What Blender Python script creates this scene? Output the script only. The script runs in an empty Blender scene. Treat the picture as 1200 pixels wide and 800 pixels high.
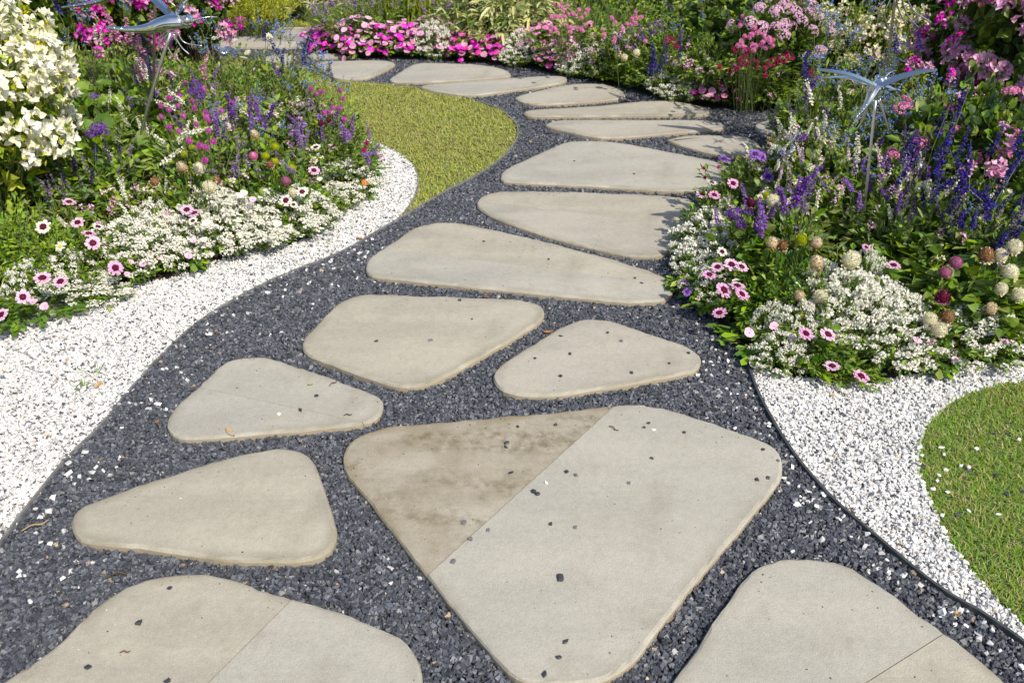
import bpy, bmesh, math, random
import numpy as np
from mathutils import Vector, Matrix, Euler

SC = bpy.context.scene
COL = SC.collection
R = math.radians
rng = np.random.default_rng(7)
random.seed(7)

# ------------------------------------------------------------------ camera, sky, sun, exposure
FPX, CAM_H = 1100.0, 1.5
TH = math.atan(660 / FPX)
cam_d = bpy.data.cameras.new('camera')
cam_d.sensor_width = 36.0
cam_d.lens = 36.0 * FPX / 1200
cam_d.clip_start = 0.05
cam_d.clip_end = 600
cam_d.dof.use_dof = True
cam_d.dof.focus_distance = 2.6
cam_d.dof.aperture_fstop = 9.0
cam = bpy.data.objects.new('camera', cam_d)
COL.objects.link(cam)
cam.location = (0, 0, CAM_H)
cam.rotation_euler = (R(90) - TH, 0, 0)
SC.camera = cam

SUN_EL = R(47)
SUN_AZ = R(-54)                     # direction towards the sun, measured from +X
world = bpy.data.worlds.new('World')
SC.world = world
world.use_nodes = True
wn = world.node_tree.nodes
wl = world.node_tree.links
sky = wn.new('ShaderNodeTexSky')
sky.sky_type = 'NISHITA'
sky.sun_disc = False
sky.sun_elevation = SUN_EL
sky.sun_rotation = R(90) - SUN_AZ
sky.air_density = 1.0
sky.dust_density = 1.5
bg = wn.get('Background') or wn.new('ShaderNodeBackground')
wl.new(sky.outputs[0], bg.inputs[0])
bg.inputs[1].default_value = 0.14
sun_d = bpy.data.lights.new('sun', 'SUN')
sun_d.energy = 4.3
sun_d.angle = R(0.5)
sun_d.color = (1.0, 0.93, 0.82)
sun = bpy.data.objects.new('sun', sun_d)
COL.objects.link(sun)
to_sun = Vector((math.cos(SUN_EL) * math.cos(SUN_AZ), math.cos(SUN_EL) * math.sin(SUN_AZ), math.sin(SUN_EL)))
sun.rotation_euler = to_sun.to_track_quat('Z', 'Y').to_euler()
sun.location = to_sun * 20
SC.view_settings.view_transform = 'Standard'
SC.view_settings.look = 'None'
SC.view_settings.exposure = 0.25
SC.view_settings.gamma = 1.0
SC.view_settings.use_curve_mapping = False
SC.cycles.max_bounces = 6
SC.cycles.transparent_max_bounces = 4
SC.cycles.sample_clamp_indirect = 4.0

# ------------------------------------------------------------------ geometry helpers
def ray(x, y):
    u = (x - 600) / FPX; v = -(y - 400) / FPX
    c, s = math.cos(TH), math.sin(TH)
    return np.array([u, c + v * s, -s + v * c])
def G(x, y, z=0.0):
    """the point of height z seen at pixel (x, y) of the 1200 x 800 photograph"""
    r = ray(x, y)
    return np.array([0, 0, CAM_H]) + r * ((z - CAM_H) / r[2])
def GY(x, y, Y):
    """the point seen at pixel (x, y) that stands Y metres ahead"""
    r = ray(x, y)
    return np.array([0, 0, CAM_H]) + r * (Y / r[1])
def spline(pts, closed, step=None, n=8):
    p = np.array(pts, float); N = len(p); out = []
    segs = N if closed else N - 1
    for i in range(segs):
        if closed:
            a, b, c, d = p[(i - 1) % N], p[i], p[(i + 1) % N], p[(i + 2) % N]
        else:
            a, b, c, d = p[max(i - 1, 0)], p[i], p[i + 1], p[min(i + 2, N - 1)]
        for k in range(n):
            t = k / n
            # centripetal-ish Catmull-Rom (uniform with mild tension)
            m1 = (c - a) * .5; m2 = (d - b) * .5
            L = np.linalg.norm(c - b)
            for m in (m1, m2):
                q = np.linalg.norm(m)
                if q > L * 1.0: m *= L * 1.0 / q
            h = ((2*t**3-3*t**2+1)*b + (t**3-2*t**2+t)*m1 + (-2*t**3+3*t**2)*c + (t**3-t**2)*m2)
            out.append(h)
    if not closed: out.append(p[-1])
    return np.array(out)
def gpoly(px, z=0.0, closed=True, n=6):
    return spline([G(x, y, z)[:2] for x, y in px], closed, n=n)
def resample(poly, step, closed=True):
    q = np.vstack([poly, poly[:1]]) if closed else poly
    d = np.linalg.norm(np.diff(q, axis=0), axis=1); s = np.r_[0, np.cumsum(d)]
    n = max(8, int(s[-1] / step))
    t = np.linspace(0, s[-1], n, endpoint=not closed)
    return np.c_[np.interp(t, s, q[:, 0]), np.interp(t, s, q[:, 1])]
def inside(P, poly):
    x, y = P[:, 0], P[:, 1]; r = np.zeros(len(P), bool)
    lo, hi = poly.min(0), poly.max(0)
    m = (x > lo[0]) & (x < hi[0]) & (y > lo[1]) & (y < hi[1])
    xs, ys = x[m], y[m]; c = np.zeros(len(xs), bool)
    for i in range(len(poly)):
        x1, y1 = poly[i - 1]; x2, y2 = poly[i]
        if y1 == y2: continue
        k = ((y1 > ys) != (y2 > ys)) & (xs < (x2 - x1) * (ys - y1) / (y2 - y1) + x1)
        c ^= k
    r[m] = c
    return r
def edge_dist(P, poly):
    d = np.full(len(P), 1e9)
    for i in range(len(poly)):
        a, b = poly[i - 1], poly[i]; ab = b - a
        t = np.clip(((P - a) @ ab) / max(ab @ ab, 1e-12), 0, 1)
        d = np.minimum(d, np.linalg.norm(P - (a + t[:, None] * ab), axis=1))
    return d
def unit(v):
    return v / np.maximum(np.linalg.norm(v, axis=-1, keepdims=True), 1e-9)

class Geo:
    """collects arrays of vertices and faces and makes ONE mesh of them"""
    def __init__(s): s.V = []; s.F = []; s.n = 0
    def add(s, V, F, mat=0, smooth=False):
        V = np.asarray(V, float).reshape(-1, 3); F = np.asarray(F, int)
        s.V.append(V); s.F.append((F + s.n, mat, smooth)); s.n += len(V)
    def mesh(s, name, mats):
        me = bpy.data.meshes.new(name)
        if not s.V: return me
        V = np.vstack(s.V)
        loops = np.concatenate([f.ravel() for f, _, _ in s.F])
        tot = np.concatenate([np.full(len(f), f.shape[1]) for f, _, _ in s.F])
        st = np.r_[0, np.cumsum(tot)[:-1]]
        mi = np.concatenate([np.full(len(f), m) for f, m, _ in s.F])
        sm = np.concatenate([np.full(len(f), bool(k)) for f, _, k in s.F])
        me.vertices.add(len(V)); me.vertices.foreach_set('co', V.ravel().astype(np.float32))
        me.loops.add(len(loops)); me.loops.foreach_set('vertex_index', loops.astype(np.int32))
        me.polygons.add(len(tot)); me.polygons.foreach_set('loop_start', st.astype(np.int32))
        me.polygons.foreach_set('loop_total', tot.astype(np.int32))
        me.polygons.foreach_set('material_index', mi.astype(np.int32))
        me.polygons.foreach_set('use_smooth', sm)
        for m in mats: me.materials.append(m)
        me.update(calc_edges=True); me.validate()
        return me
def link(name, mesh, parent=None, loc=None, rot=None, scale=None):
    o = bpy.data.objects.new(name, mesh); COL.objects.link(o)
    if parent is not None: o.parent = parent
    if loc is not None: o.location = loc
    if rot is not None: o.rotation_euler = rot
    if scale is not None: o.scale = (scale,) * 3 if np.isscalar(scale) else scale
    return o
def tag(o, label=None, cat=None, group=None, kind=None):
    if label: o['label'] = label
    if cat: o['category'] = cat
    if group: o['group'] = group
    if kind: o['kind'] = kind
    return o

# ------------------------------------------------------------------ materials
def mat_new(name):
    m = bpy.data.materials.new(name); m.use_nodes = True
    nt = m.node_tree
    return m, nt, nt.nodes['Principled BSDF']
def plant_mat(name, c, hue=.02, sat=.15, val=.35, trans=.3, rough=.5, spec=.3, tcol=None):
    """leaf or petal: random tone for every leaf, part of the light goes through"""
    m, nt, b = mat_new(name); N, L = nt.nodes, nt.links
    geo = N.new('ShaderNodeNewGeometry'); oi = N.new('ShaderNodeObjectInfo')
    wn_ = N.new('ShaderNodeTexWhiteNoise'); wn_.noise_dimensions = '2D'
    cx = N.new('ShaderNodeCombineXYZ')
    L.new(geo.outputs['Random Per Island'], cx.inputs[0]); L.new(oi.outputs['Random'], cx.inputs[1])
    L.new(cx.outputs[0], wn_.inputs['Vector'])
    sp = N.new('ShaderNodeSeparateColor'); L.new(wn_.outputs['Color'], sp.inputs[0])
    hs = N.new('ShaderNodeHueSaturation'); hs.inputs['Color'].default_value = (*c, 1)
    def mr(src, lo, hi, dst):
        r_ = N.new('ShaderNodeMapRange'); r_.inputs['To Min'].default_value = lo; r_.inputs['To Max'].default_value = hi
        L.new(src, r_.inputs['Value']); L.new(r_.outputs[0], dst)
    mr(sp.outputs[0], .5 - hue, .5 + hue, hs.inputs['Hue'])
    mr(sp.outputs[1], 1 - sat, 1 + sat, hs.inputs['Saturation'])
    mr(sp.outputs[2], 1 - val, 1 + val, hs.inputs['Value'])
    L.new(hs.outputs[0], b.inputs['Base Color'])
    b.inputs['Roughness'].default_value = rough
    b.inputs['Specular IOR Level'].default_value = spec
    if trans > 0:
        t = N.new('ShaderNodeBsdfTranslucent'); mx = N.new('ShaderNodeMixShader')
        mx.inputs[0].default_value = trans
        if tcol:
            mm = N.new('ShaderNodeMixRGB'); mm.blend_type = 'MULTIPLY'; mm.inputs[0].default_value = 1
            mm.inputs[2].default_value = (*tcol, 1); L.new(hs.outputs[0], mm.inputs[1]); L.new(mm.outputs[0], t.inputs[0])
        else: L.new(hs.outputs[0], t.inputs[0])
        L.new(b.outputs[0], mx.inputs[1]); L.new(t.outputs[0], mx.inputs[2])
        L.new(mx.outputs[0], N['Material Output'].inputs[0])
    return m
def patchy(m, scale, c2, amt=.8):
    """drifts of a second tone over the ground"""
    nt = m.node_tree; N, L = nt.nodes, nt.links; b = N['Principled BSDF']; src = b.inputs['Base Color'].links[0].from_socket
    tc = N.new('ShaderNodeTexCoord'); no = N.new('ShaderNodeTexNoise'); no.inputs['Scale'].default_value = scale; no.inputs['Detail'].default_value = 4
    L.new(tc.outputs['Object'], no.inputs['Vector']); r_ = N.new('ShaderNodeMapRange'); r_.inputs['From Min'].default_value = .42; r_.inputs['From Max'].default_value = .66; r_.inputs['To Max'].default_value = amt
    L.new(no.outputs[0], r_.inputs['Value']); x = N.new('ShaderNodeMixRGB'); L.new(r_.outputs[0], x.inputs[0]); L.new(src, x.inputs[1]); x.inputs[2].default_value = (*c2, 1); L.new(x.outputs[0], b.inputs['Base Color'])
def simple_mat(name, c, rough=.6, metal=0, bump=0, bscale=200, var=0):
    m, nt, b = mat_new(name); N, L = nt.nodes, nt.links
    b.inputs['Base Color'].default_value = (*c, 1); b.inputs['Roughness'].default_value = rough
    b.inputs['Metallic'].default_value = metal
    tc = N.new('ShaderNodeTexCoord')
    if bump or var:
        no = N.new('ShaderNodeTexNoise'); no.inputs['Scale'].default_value = bscale; no.inputs['Detail'].default_value = 5
        L.new(tc.outputs['Object'], no.inputs['Vector'])
    if bump:
        bp = N.new('ShaderNodeBump'); bp.inputs['Strength'].default_value = bump; bp.inputs['Distance'].default_value = .002
        L.new(no.outputs[0], bp.inputs['Height']); L.new(bp.outputs[0], b.inputs['Normal'])
    if var:
        mr = N.new('ShaderNodeMapRange'); mr.inputs['To Min'].default_value = 1 - var; mr.inputs['To Max'].default_value = 1 + var
        mr.inputs['From Min'].default_value = .3; mr.inputs['From Max'].default_value = .7
        L.new(no.outputs[0], mr.inputs['Value'])
        hs = N.new('ShaderNodeHueSaturation'); hs.inputs['Color'].default_value = (*c, 1)
        L.new(mr.outputs[0], hs.inputs['Value']); L.new(hs.outputs[0], b.inputs['Base Color'])
    return m
def chip_mat(name, stops, rough=.7, spec=.4):
    """stone chips: one colour per chip picked from a stepped ramp, with a fine grain"""
    m, nt, b = mat_new(name); N, L = nt.nodes, nt.links
    geo = N.new('ShaderNodeNewGeometry'); cr = N.new('ShaderNodeValToRGB'); cr.color_ramp.interpolation = 'CONSTANT'
    e = cr.color_ramp.elements
    while len(e) < len(stops): e.new(.5)
    for k, (p, c) in enumerate(stops): e[k].position = p; e[k].color = (*c, 1)
    L.new(geo.outputs['Random Per Island'], cr.inputs[0])
    tc = N.new('ShaderNodeTexCoord'); no = N.new('ShaderNodeTexNoise'); no.inputs['Scale'].default_value = 260
    no.inputs['Detail'].default_value = 3; L.new(tc.outputs['Object'], no.inputs['Vector'])
    mr = N.new('ShaderNodeMapRange'); mr.inputs['To Min'].default_value = .75; mr.inputs['To Max'].default_value = 1.25
    L.new(no.outputs[0], mr.inputs['Value'])
    hs = N.new('ShaderNodeHueSaturation'); L.new(cr.outputs[0], hs.inputs['Color']); L.new(mr.outputs[0], hs.inputs['Value'])
    L.new(hs.outputs[0], b.inputs['Base Color'])
    b.inputs['Roughness'].default_value = rough; b.inputs['Specular IOR Level'].default_value = spec
    return m
def slab_mat(name, c1, c2, cstain, stain=.35, edge_c=(.33, .275, .185), seed=0., mottled=0.):
    """honed sandstone: drifting bands, fine grain, weathered darker rim (attribute 'rim'), ochre sides"""
    m, nt, b = mat_new(name); N, L = nt.nodes, nt.links
    tc = N.new('ShaderNodeTexCoord')
    mp = N.new('ShaderNodeMapping'); L.new(tc.outputs['Object'], mp.inputs[0])
    mp.inputs['Location'].default_value = (seed, seed * .7, 0); mp.inputs['Rotation'].default_value = (0, 0, seed * 1.3)
    mp.inputs['Scale'].default_value = (.8, 3.2, 1)
    def noise(scale, det, vec, rough=.55):
        n = N.new('ShaderNodeTexNoise'); n.inputs['Scale'].default_value = scale; n.inputs['Detail'].default_value = det
        n.inputs['Roughness'].default_value = rough; L.new(vec, n.inputs['Vector']); return n
    def ramp(src, a, b_, to0=0, to1=1):
        r_ = N.new('ShaderNodeMapRange'); r_.inputs['From Min'].default_value = a; r_.inputs['From Max'].default_value = b_
        r_.inputs['To Min'].default_value = to0; r_.inputs['To Max'].default_value = to1; L.new(src, r_.inputs['Value']); return r_
    def mix(fac, a, b_, mode='MIX'):
        x = N.new('ShaderNodeMixRGB'); x.blend_type = mode
        for s_, d in ((fac, x.inputs[0]), (a, x.inputs[1]), (b_, x.inputs[2])):
            if isinstance(s_, (int, float)): d.default_value = s_
            elif isinstance(s_, tuple): d.default_value = (*s_, 1)
            else: L.new(s_, d)
        return x
    n1 = noise(1.5, 4, mp.outputs[0]); f1 = ramp(n1.outputs[0], .40, .60)
    col = mix(f1.outputs[0], c1, c2)
    n2 = noise(7, 6, tc.outputs['Object'], .65)
    f2 = ramp(n2.outputs[0], .52 - mottled * .1, .72, 0, .35 + mottled * .5)
    col = mix(f2.outputs[0], col.outputs[0], cstain)
    n3 = noise(330, 2, tc.outputs['Object']); f3 = ramp(n3.outputs[0], .25, .75, .84, 1.14)
    n4 = noise(70, 3, tc.outputs['Object']); f4 = ramp(n4.outputs[0], .3, .7, .95, 1.05)
    col = mix(1.0, col.outputs[0], f3.outputs[0], 'MULTIPLY'); col = mix(1.0, col.outputs[0], f4.outputs[0], 'MULTIPLY')
    if mottled:
        n5 = noise(38, 8, tc.outputs['Object'], .75); n6 = noise(3.2, 3, mp.outputs[0])
        a = ramp(n5.outputs[0], .44, .6); b2 = ramp(n6.outputs[0], .42, .6)
        mu = N.new('ShaderNodeMath'); mu.operation = 'MULTIPLY'; L.new(a.outputs[0], mu.inputs[0]); L.new(b2.outputs[0], mu.inputs[1])
        mu2 = N.new('ShaderNodeMath'); mu2.operation = 'MULTIPLY'; L.new(mu.outputs[0], mu2.inputs[0]); mu2.inputs[1].default_value = mottled
        col = mix(mu2.outputs[0], col.outputs[0], (.15, .125, .07))
    n8 = noise(4.5, 7, tc.outputs['Object'], .7); f8 = ramp(n8.outputs[0], .50, .66, 0, .30); col = mix(f8.outputs[0], col.outputs[0], (c1[0] * 1.22, c1[1] * 1.2, c1[2] * 1.18))
    n9 = noise(120, 4, tc.outputs['Object'], .7); f9 = ramp(n9.outputs[0], .62, .72, 0, .5); col = mix(f9.outputs[0], col.outputs[0], (.17, .15, .11))
    at = N.new('ShaderNodeAttribute'); at.attribute_name = 'rim'
    n7 = noise(9, 3, tc.outputs['Object']); r7 = ramp(n7.outputs[0], .35, .62, .0, 1.)
    mu = N.new('ShaderNodeMath'); mu.operation = 'MULTIPLY'; L.new(at.outputs['Fac'], mu.inputs[0]); L.new(r7.outputs[0], mu.inputs[1])
    mu2 = N.new('ShaderNodeMath'); mu2.operation = 'MULTIPLY'; L.new(mu.outputs[0], mu2.inputs[0]); mu2.inputs[1].default_value = stain
    col = mix(mu2.outputs[0], col.outputs[0], cstain)
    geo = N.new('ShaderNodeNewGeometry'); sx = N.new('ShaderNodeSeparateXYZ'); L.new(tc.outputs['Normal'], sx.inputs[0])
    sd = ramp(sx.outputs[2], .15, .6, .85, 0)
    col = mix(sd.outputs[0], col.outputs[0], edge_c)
    L.new(col.outputs[0], b.inputs['Base Color'])
    b.inputs['Roughness'].default_value = .75; b.inputs['Specular IOR Level'].default_value = .25
    bp = N.new('ShaderNodeBump'); bp.inputs['Strength'].default_value = .45; bp.inputs['Distance'].default_value = .002
    L.new(n3.outputs[0], bp.inputs['Height'])
    bp2 = N.new('ShaderNodeBump'); bp2.inputs['Strength'].default_value = .5; bp2.inputs['Distance'].default_value = .008
    L.new(n2.outputs[0], bp2.inputs['Height']); L.new(bp.outputs[0], bp2.inputs['Normal']); L.new(bp2.outputs[0], b.inputs['Normal'])
    return m

# ------------------------------------------------------------------ outlines on the ground (read off the photograph as pixels)
EDGE_A = [(-120,800),(-60,720),(0,643),(40,590),(75,545),(115,505),(150,462),(190,418),(235,378),(290,345),(340,322),(400,298),(440,275),
          (480,252),(520,228),(555,210),(585,190),(603,170),(607,155),(600,142),(580,128),(540,115),(500,106),(450,100),(410,97),(370,88),(330,79),(290,72),(220,64)]
EDGE_B = [(380,150),(425,163),(440,168),(465,180),(483,195),(490,213),(487,230),(478,247),(462,262),(442,274)]
EDGE_C = [(850,370),(862,400),(875,430),(890,470),(915,515),(940,550),(975,590),(1010,620),(1050,655),(1100,695),(1150,725),(1200,760),(1280,820)]
EDGE_D = [(1330,430),(1260,438),(1200,448),(1160,455),(1120,470),(1090,495),(1076,530),(1078,560),(1090,590),(1115,640),(1150,685),(1200,735),(1270,800)]
LEFT_BED = [(-260,430),(-100,415),(0,382),(30,365),(75,357),(130,340),(200,330),(250,312),(300,297),(350,287),(385,270),(405,250),(420,225),(428,200),(420,175),(400,155),(370,135),(330,115),(290,98),(200,92),(60,92),(-300,100),(-600,120)]
RIGHT_BED = [(862,405),(845,385),(822,360),(803,330),(800,300),(812,270),(832,240),(860,215),(885,200),(925,180),(970,172),(1060,165),(1250,160),(1500,200),(1500,330),(1300,410),(1200,428),(1130,436),(1060,446),(1010,455),(960,450),(900,436)]
BACK_BED = [(372,66),(420,72),(480,72),(540,76),(600,82),(650,90),(690,98),(740,110),(790,124),(835,131),(880,134),(960,134),(1050,140),(1300,150),(1700,160),(1500,60),(1200,-20),(900,-60),(700,-70),(520,-60),(430,-10),(395,30),(372,45)]
def cat(*ps): return [q for p in ps for q in p]
SLABS = dict(
 s1=[(-40,830),(60,760),(110,712),(150,685),(205,671),(255,672),(310,690),(420,725),(465,745),(488,768),(495,800),(485,850),(430,905),(250,940),(60,930),(-40,890)],
 s2=[(82,610),(88,598),(105,588),(200,557),(290,530),(330,524),(358,530),(372,548),(392,610),(395,628),(385,645),(365,654),(320,657),(250,652),(130,637),(95,632),(84,622)],
 s3=[(196,495),(202,482),(250,435),(268,421),(290,417),(320,420),(430,457),(447,466),(449,478),(440,490),(410,497),(300,508),(220,513),(203,508)],
 s4=[(354,403),(360,392),(390,360),(408,349),(430,345),(520,347),(600,350),(630,356),(638,366),(630,378),(560,420),(520,441),(490,451),(470,452),(440,445),(375,422),(358,413)],
 s5=[(578,440),(590,425),(650,388),(672,377),(700,374),(725,379),(800,403),(820,416),(820,428),(808,436),(720,452),(650,462),(610,462),(588,456)],
 s6=[(402,535),(408,520),(430,506),(460,499),(580,488),(700,476),(740,473),(780,478),(880,511),(905,522),(917,540),(915,560),(900,580),(850,640),(800,700),(750,765),(720,790),(690,800),(650,802),(610,795),(590,780),(500,672),(420,570),(406,552)],
 s7=[(785,800),(830,738),(870,680),(890,662),(920,653),(960,654),(1000,665),(1100,735),(1180,800),(1200,850),(1150,930),(1000,980),(830,960),(750,900),(755,840)],
 s8=[(428,312),(436,300),(480,270),(500,262),(530,260),(570,266),(660,288),(740,310),(780,325),(788,335),(786,346),(770,352),(730,353),(600,340),(460,326),(434,322)],
 s9=[(556,240),(564,228),(590,223),(660,223),(740,226),(800,230),(818,238),(822,254),(800,285),(780,298),(755,301),(730,299),(640,277),(575,254)],
 s10=[(583,208),(590,198),(640,174),(665,165),(700,164),(740,168),(830,186),(858,196),(858,212),(835,223),(780,224),(700,219),(620,215),(590,213)],
 s11=[(632,147),(645,140),(670,138),(750,138),(830,139),(852,143),(857,149),(845,153),(730,163),(700,163),(650,153)],
 s12=[(607,131),(618,127),(700,122),(750,117),(790,117),(830,125),(838,132),(825,136),(750,137),(650,138),(615,137)],
 s13=[(597,115),(605,110),(660,98),(690,96),(715,98),(738,108),(738,114),(722,118),(640,124),(610,121)],
 s14=[(486,102),(495,98),(560,92),(640,87),(665,88),(672,93),(660,99),(600,108),(560,113),(530,112),(495,106)],
 s15=[(449,93),(460,85),(480,74),(500,72),(560,74),(595,80),(606,87),(600,91),(520,97),(480,98),(455,97)],
 s16=[(363,75),(375,70.5),(410,69.5),(450,69.5),(468,73),(465,78),(435,92),(410,94),(390,93),(372,83)],
 s17=[(354,65),(362,61.5),(395,61),(425,65),(420,67.5),(385,68.5),(366,69.5)],
 s18=[(772,163),(787,158),(802,155.5),(840,155),(880,158),(900,170),(905,183),(880,187),(830,182),(785,170)],
 s19=[(885,147),(900,140),(930,139),(960,142),(965,150),(945,157),(920,158),(892,154)],
 s20=[(308,68),(325,64),(342,63),(347,68),(340,76),(325,78),(312,76)],
 s21=[(268,86),(280,78),(300,76),(316,80),(318,90),(300,97),(275,96)],
)
TOP = 0.034
SHRINK = dict(s11=.030, s12=.026, s13=.03, s14=.035, s15=.035, s16=.03, s18=.04, s17=.03, s10=.012, s9=.008)
def shrink(p, d):
    t = unit(np.roll(p, -1, 0) - np.roll(p, 1, 0)); n = np.c_[-t[:, 1], t[:, 0]]
    if np.sum(p[:, 0] * np.roll(p[:, 1], -1) - np.roll(p[:, 0], -1) * p[:, 1]) < 0: n = -n
    return p + n * d
SLAB_G = {k: resample(shrink(resample(gpoly(v, TOP), .05 if SHRINK.get(k, 0) > .02 else .02), SHRINK.get(k, 0)), .02) for k, v in SLABS.items()}
pA = gpoly(EDGE_A, 0.01, closed=False); pB = gpoly(EDGE_B, 0.01, closed=False)
pC = gpoly(EDGE_C, 0.01, closed=False); pD = gpoly(EDGE_D, 0.01, closed=False)
bedL = gpoly(LEFT_BED); bedR = gpoly(RIGHT_BED); bedB = gpoly(BACK_BED, n=4)
# ------------------------------------------------------------------ the setting
def sheet(name, poly, z, mat, label=None, kind='structure'):
    bm = bmesh.new(); vs = [bm.verts.new((p[0], p[1], z)) for p in poly]
    es = [bm.edges.new((vs[i - 1], vs[i])) for i in range(len(vs))]
    bmesh.ops.triangle_fill(bm, edges=es, use_beauty=True, use_dissolve=False)
    bmesh.ops.recalc_face_normals(bm, faces=bm.faces)
    for f in bm.faces:
        if f.normal.z < 0: f.normal_flip()
    me = bpy.data.meshes.new(name); bm.to_mesh(me); bm.free(); me.materials.append(mat)
    return tag(link(name, me), kind=kind)
M_soil = simple_mat('soil', (.045, .033, .022), .95, bump=.8, bscale=90, var=.5)
M_earth = simple_mat('earth', (.06, .07, .03), .95, bump=.5, bscale=40, var=.4)
M_dustD = simple_mat('dark_grit', (.045, .048, .06), .9, bump=1., bscale=240, var=.6)
M_dustW = simple_mat('white_grit', (.42, .41, .39), .9, bump=1., bscale=260, var=.4)
M_turf = simple_mat('turf_base', (.15, .15, .05), .95, bump=.6, bscale=120, var=.5)
sheet('ground', np.array([(-150, -60), (150, -60), (150, 250), (-150, 250)]), -.02, M_earth)
# dark gravel path: bounded left by edge A, right by edge C and the beds
path_poly = np.vstack([pA, gpoly([(220,40),(380,40),(700,70),(900,120),(1400,140),(1500,150),(1500,178)], closed=False),
                       gpoly([(1060,176),(930,190),(880,215),(850,250),(860,330)], closed=False), pC,
                       np.array([(2.6, .2), (.5, -1.2), (-2.0, -1.2), (-2.6, .3)])])
sheet('gravel_path', path_poly, .008, M_dustD)
whiteL = np.vstack([pB, pA[(pA[:, 1] < pB[-1, 1])][::-1], gpoly([(-260,720),(-420,600)], closed=False),
                    gpoly([(-300,410),(-60,395),(60,345),(250,290),(340,270),(390,235),(400,180),(370,150)], closed=False)])
sheet('white_gravel_strip', whiteL, .004, M_dustW)
iC = pC
whiteR = np.vstack([pC, pD[::-1], gpoly([(1330,400),(1100,410),(1000,430),(900,400)], closed=False)])
sheet('white_gravel_patch', whiteR, .004, M_dustW)
lawnL = np.vstack([pB[:-1], pA[pA[:, 1] > pB[-1, 1]], gpoly([(180,70),(100,92),(200,110),(330,128)], closed=False)])
sheet('lawn', lawnL, .012, M_turf)
lawnR = np.vstack([pD[::-1], gpoly([(1500,420)], closed=False, n=1), gpoly([(1900,600),(1900,800)], closed=False, n=1)])
sheet('lawn', lawnR, .012, M_turf)
lawnF = gpoly([(250,33),(330,35),(420,33),(450,20),(470,-30),(300,-60),(0,-60),(-100,20)])
sheet('lawn', lawnF, .012, M_turf)
sheet('flower_bed_soil', bedL, .016, M_soil)
sheet('flower_bed_soil', bedR, .016, M_soil)
sheet('flower_bed_soil', bedB, .016, M_soil)

# edging strips: thin bent plastic / metal walls
M_edge = simple_mat('edging', (.05, .055, .055), .55, var=.3, bscale=30)
M_edge2 = simple_mat('edging_dusty', (.16, .155, .14), .8, var=.3, bscale=40)
def strip(name, line, z0, z1, w, mat, label, cat_, group=None):
    p = resample(line, .03, False); t = unit(np.gradient(p, axis=0)); n = np.c_[-t[:, 1], t[:, 0]]
    zz = z1 + np.cumsum(rng.normal(0, .0006, len(p))); zz -= np.linspace(0, zz[-1] - z1, len(p))
    a, b = p - n * w / 2, p + n * w / 2; N = len(p)
    V = np.vstack([np.c_[a, np.full(N, z0)], np.c_[a, zz], np.c_[b, zz], np.c_[b, np.full(N, z0)]])
    i = np.arange(N - 1); F = np.vstack([np.c_[i + k * N, i + 1 + k * N, i + 1 + ((k + 1) % 4) * N, i + ((k + 1) % 4) * N] for k in range(4)])
    g = Geo(); g.add(V, F); F2 = np.array([[0, N, 2 * N, 3 * N], [N - 1, 4 * N - 1, 3 * N - 1, 2 * N - 1]]); g.add(V, F2)
    return tag(link(name, g.mesh(name, [mat])), label, cat_, group)
strip('garden_edging', pA, -.03, .027, .006, M_edge2, 'thin grey edging strip between the dark gravel and everything left of it', 'edging')
strip('garden_edging', pB, -.03, .020, .009, M_edge2, 'short curved edging strip between the white gravel and the crescent lawn', 'edging')
strip('garden_edging', pC, -.03, .030, .007, M_edge, 'dark edging strip between dark gravel and the white gravel on the right', 'edging')
strip('garden_edging', pD, -.03, .012, .006, M_edge, 'sunken dark edging strip around the lawn in the right corner', 'edging')

# stone chips
def chips(name, P, size, flat, mats, z0, zj, lab, kind='stuff', tilt=.5, elong=.45):
    n = len(P)
    base = np.array([[-1,-1,-1],[1,-1,-1],[1,1,-1],[-1,1,-1],[-1,-1,1],[1,-1,1],[1,1,1],[-1,1,1]], float)
    V = base[None] * (1 + rng.uniform(-.62, .28, (n, 8, 3)))
    L_ = size * np.exp(np.clip(rng.normal(0, .26, n), -.6, .48)) * .5
    V[:, :, 0] *= L_[:, None]; V[:, :, 1] *= (L_ * rng.uniform(elong, 1, n))[:, None]; V[:, :, 2] *= (L_ * flat * rng.uniform(.6, 1.4, n))[:, None]
    a, b, c = rng.uniform(0, 6.283, n), rng.normal(0, tilt, n), rng.normal(0, tilt, n)
    ca, sa, cb, sb, cc, sc_ = np.cos(a), np.sin(a), np.cos(b), np.sin(b), np.cos(c), np.sin(c)
    x, y, z = V[..., 0], V[..., 1], V[..., 2]
    y, z = y * cb[:, None] - z * sb[:, None], y * sb[:, None] + z * cb[:, None]
    x, z = x * cc[:, None] + z * sc_[:, None], -x * sc_[:, None] + z * cc[:, None]
    x, y = x * ca[:, None] - y * sa[:, None], x * sa[:, None] + y * ca[:, None]
    Z = z0 + rng.uniform(0, zj, n) + L_ * flat * .5
    V = np.stack([x + P[:, 0, None], y + P[:, 1, None], z + Z[:, None]], -1)
    F0 = np.array([[0,3,2,1],[4,5,6,7],[0,1,5,4],[1,2,6,5],[2,3,7,6],[3,0,4,7]])
    F = (F0[None] + (np.arange(n) * 8)[:, None, None]).reshape(-1, 4)
    g = Geo(); g.add(V.reshape(-1, 3), F)
    return tag(link(name, g.mesh(name, mats)), lab, None, None, kind)
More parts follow.
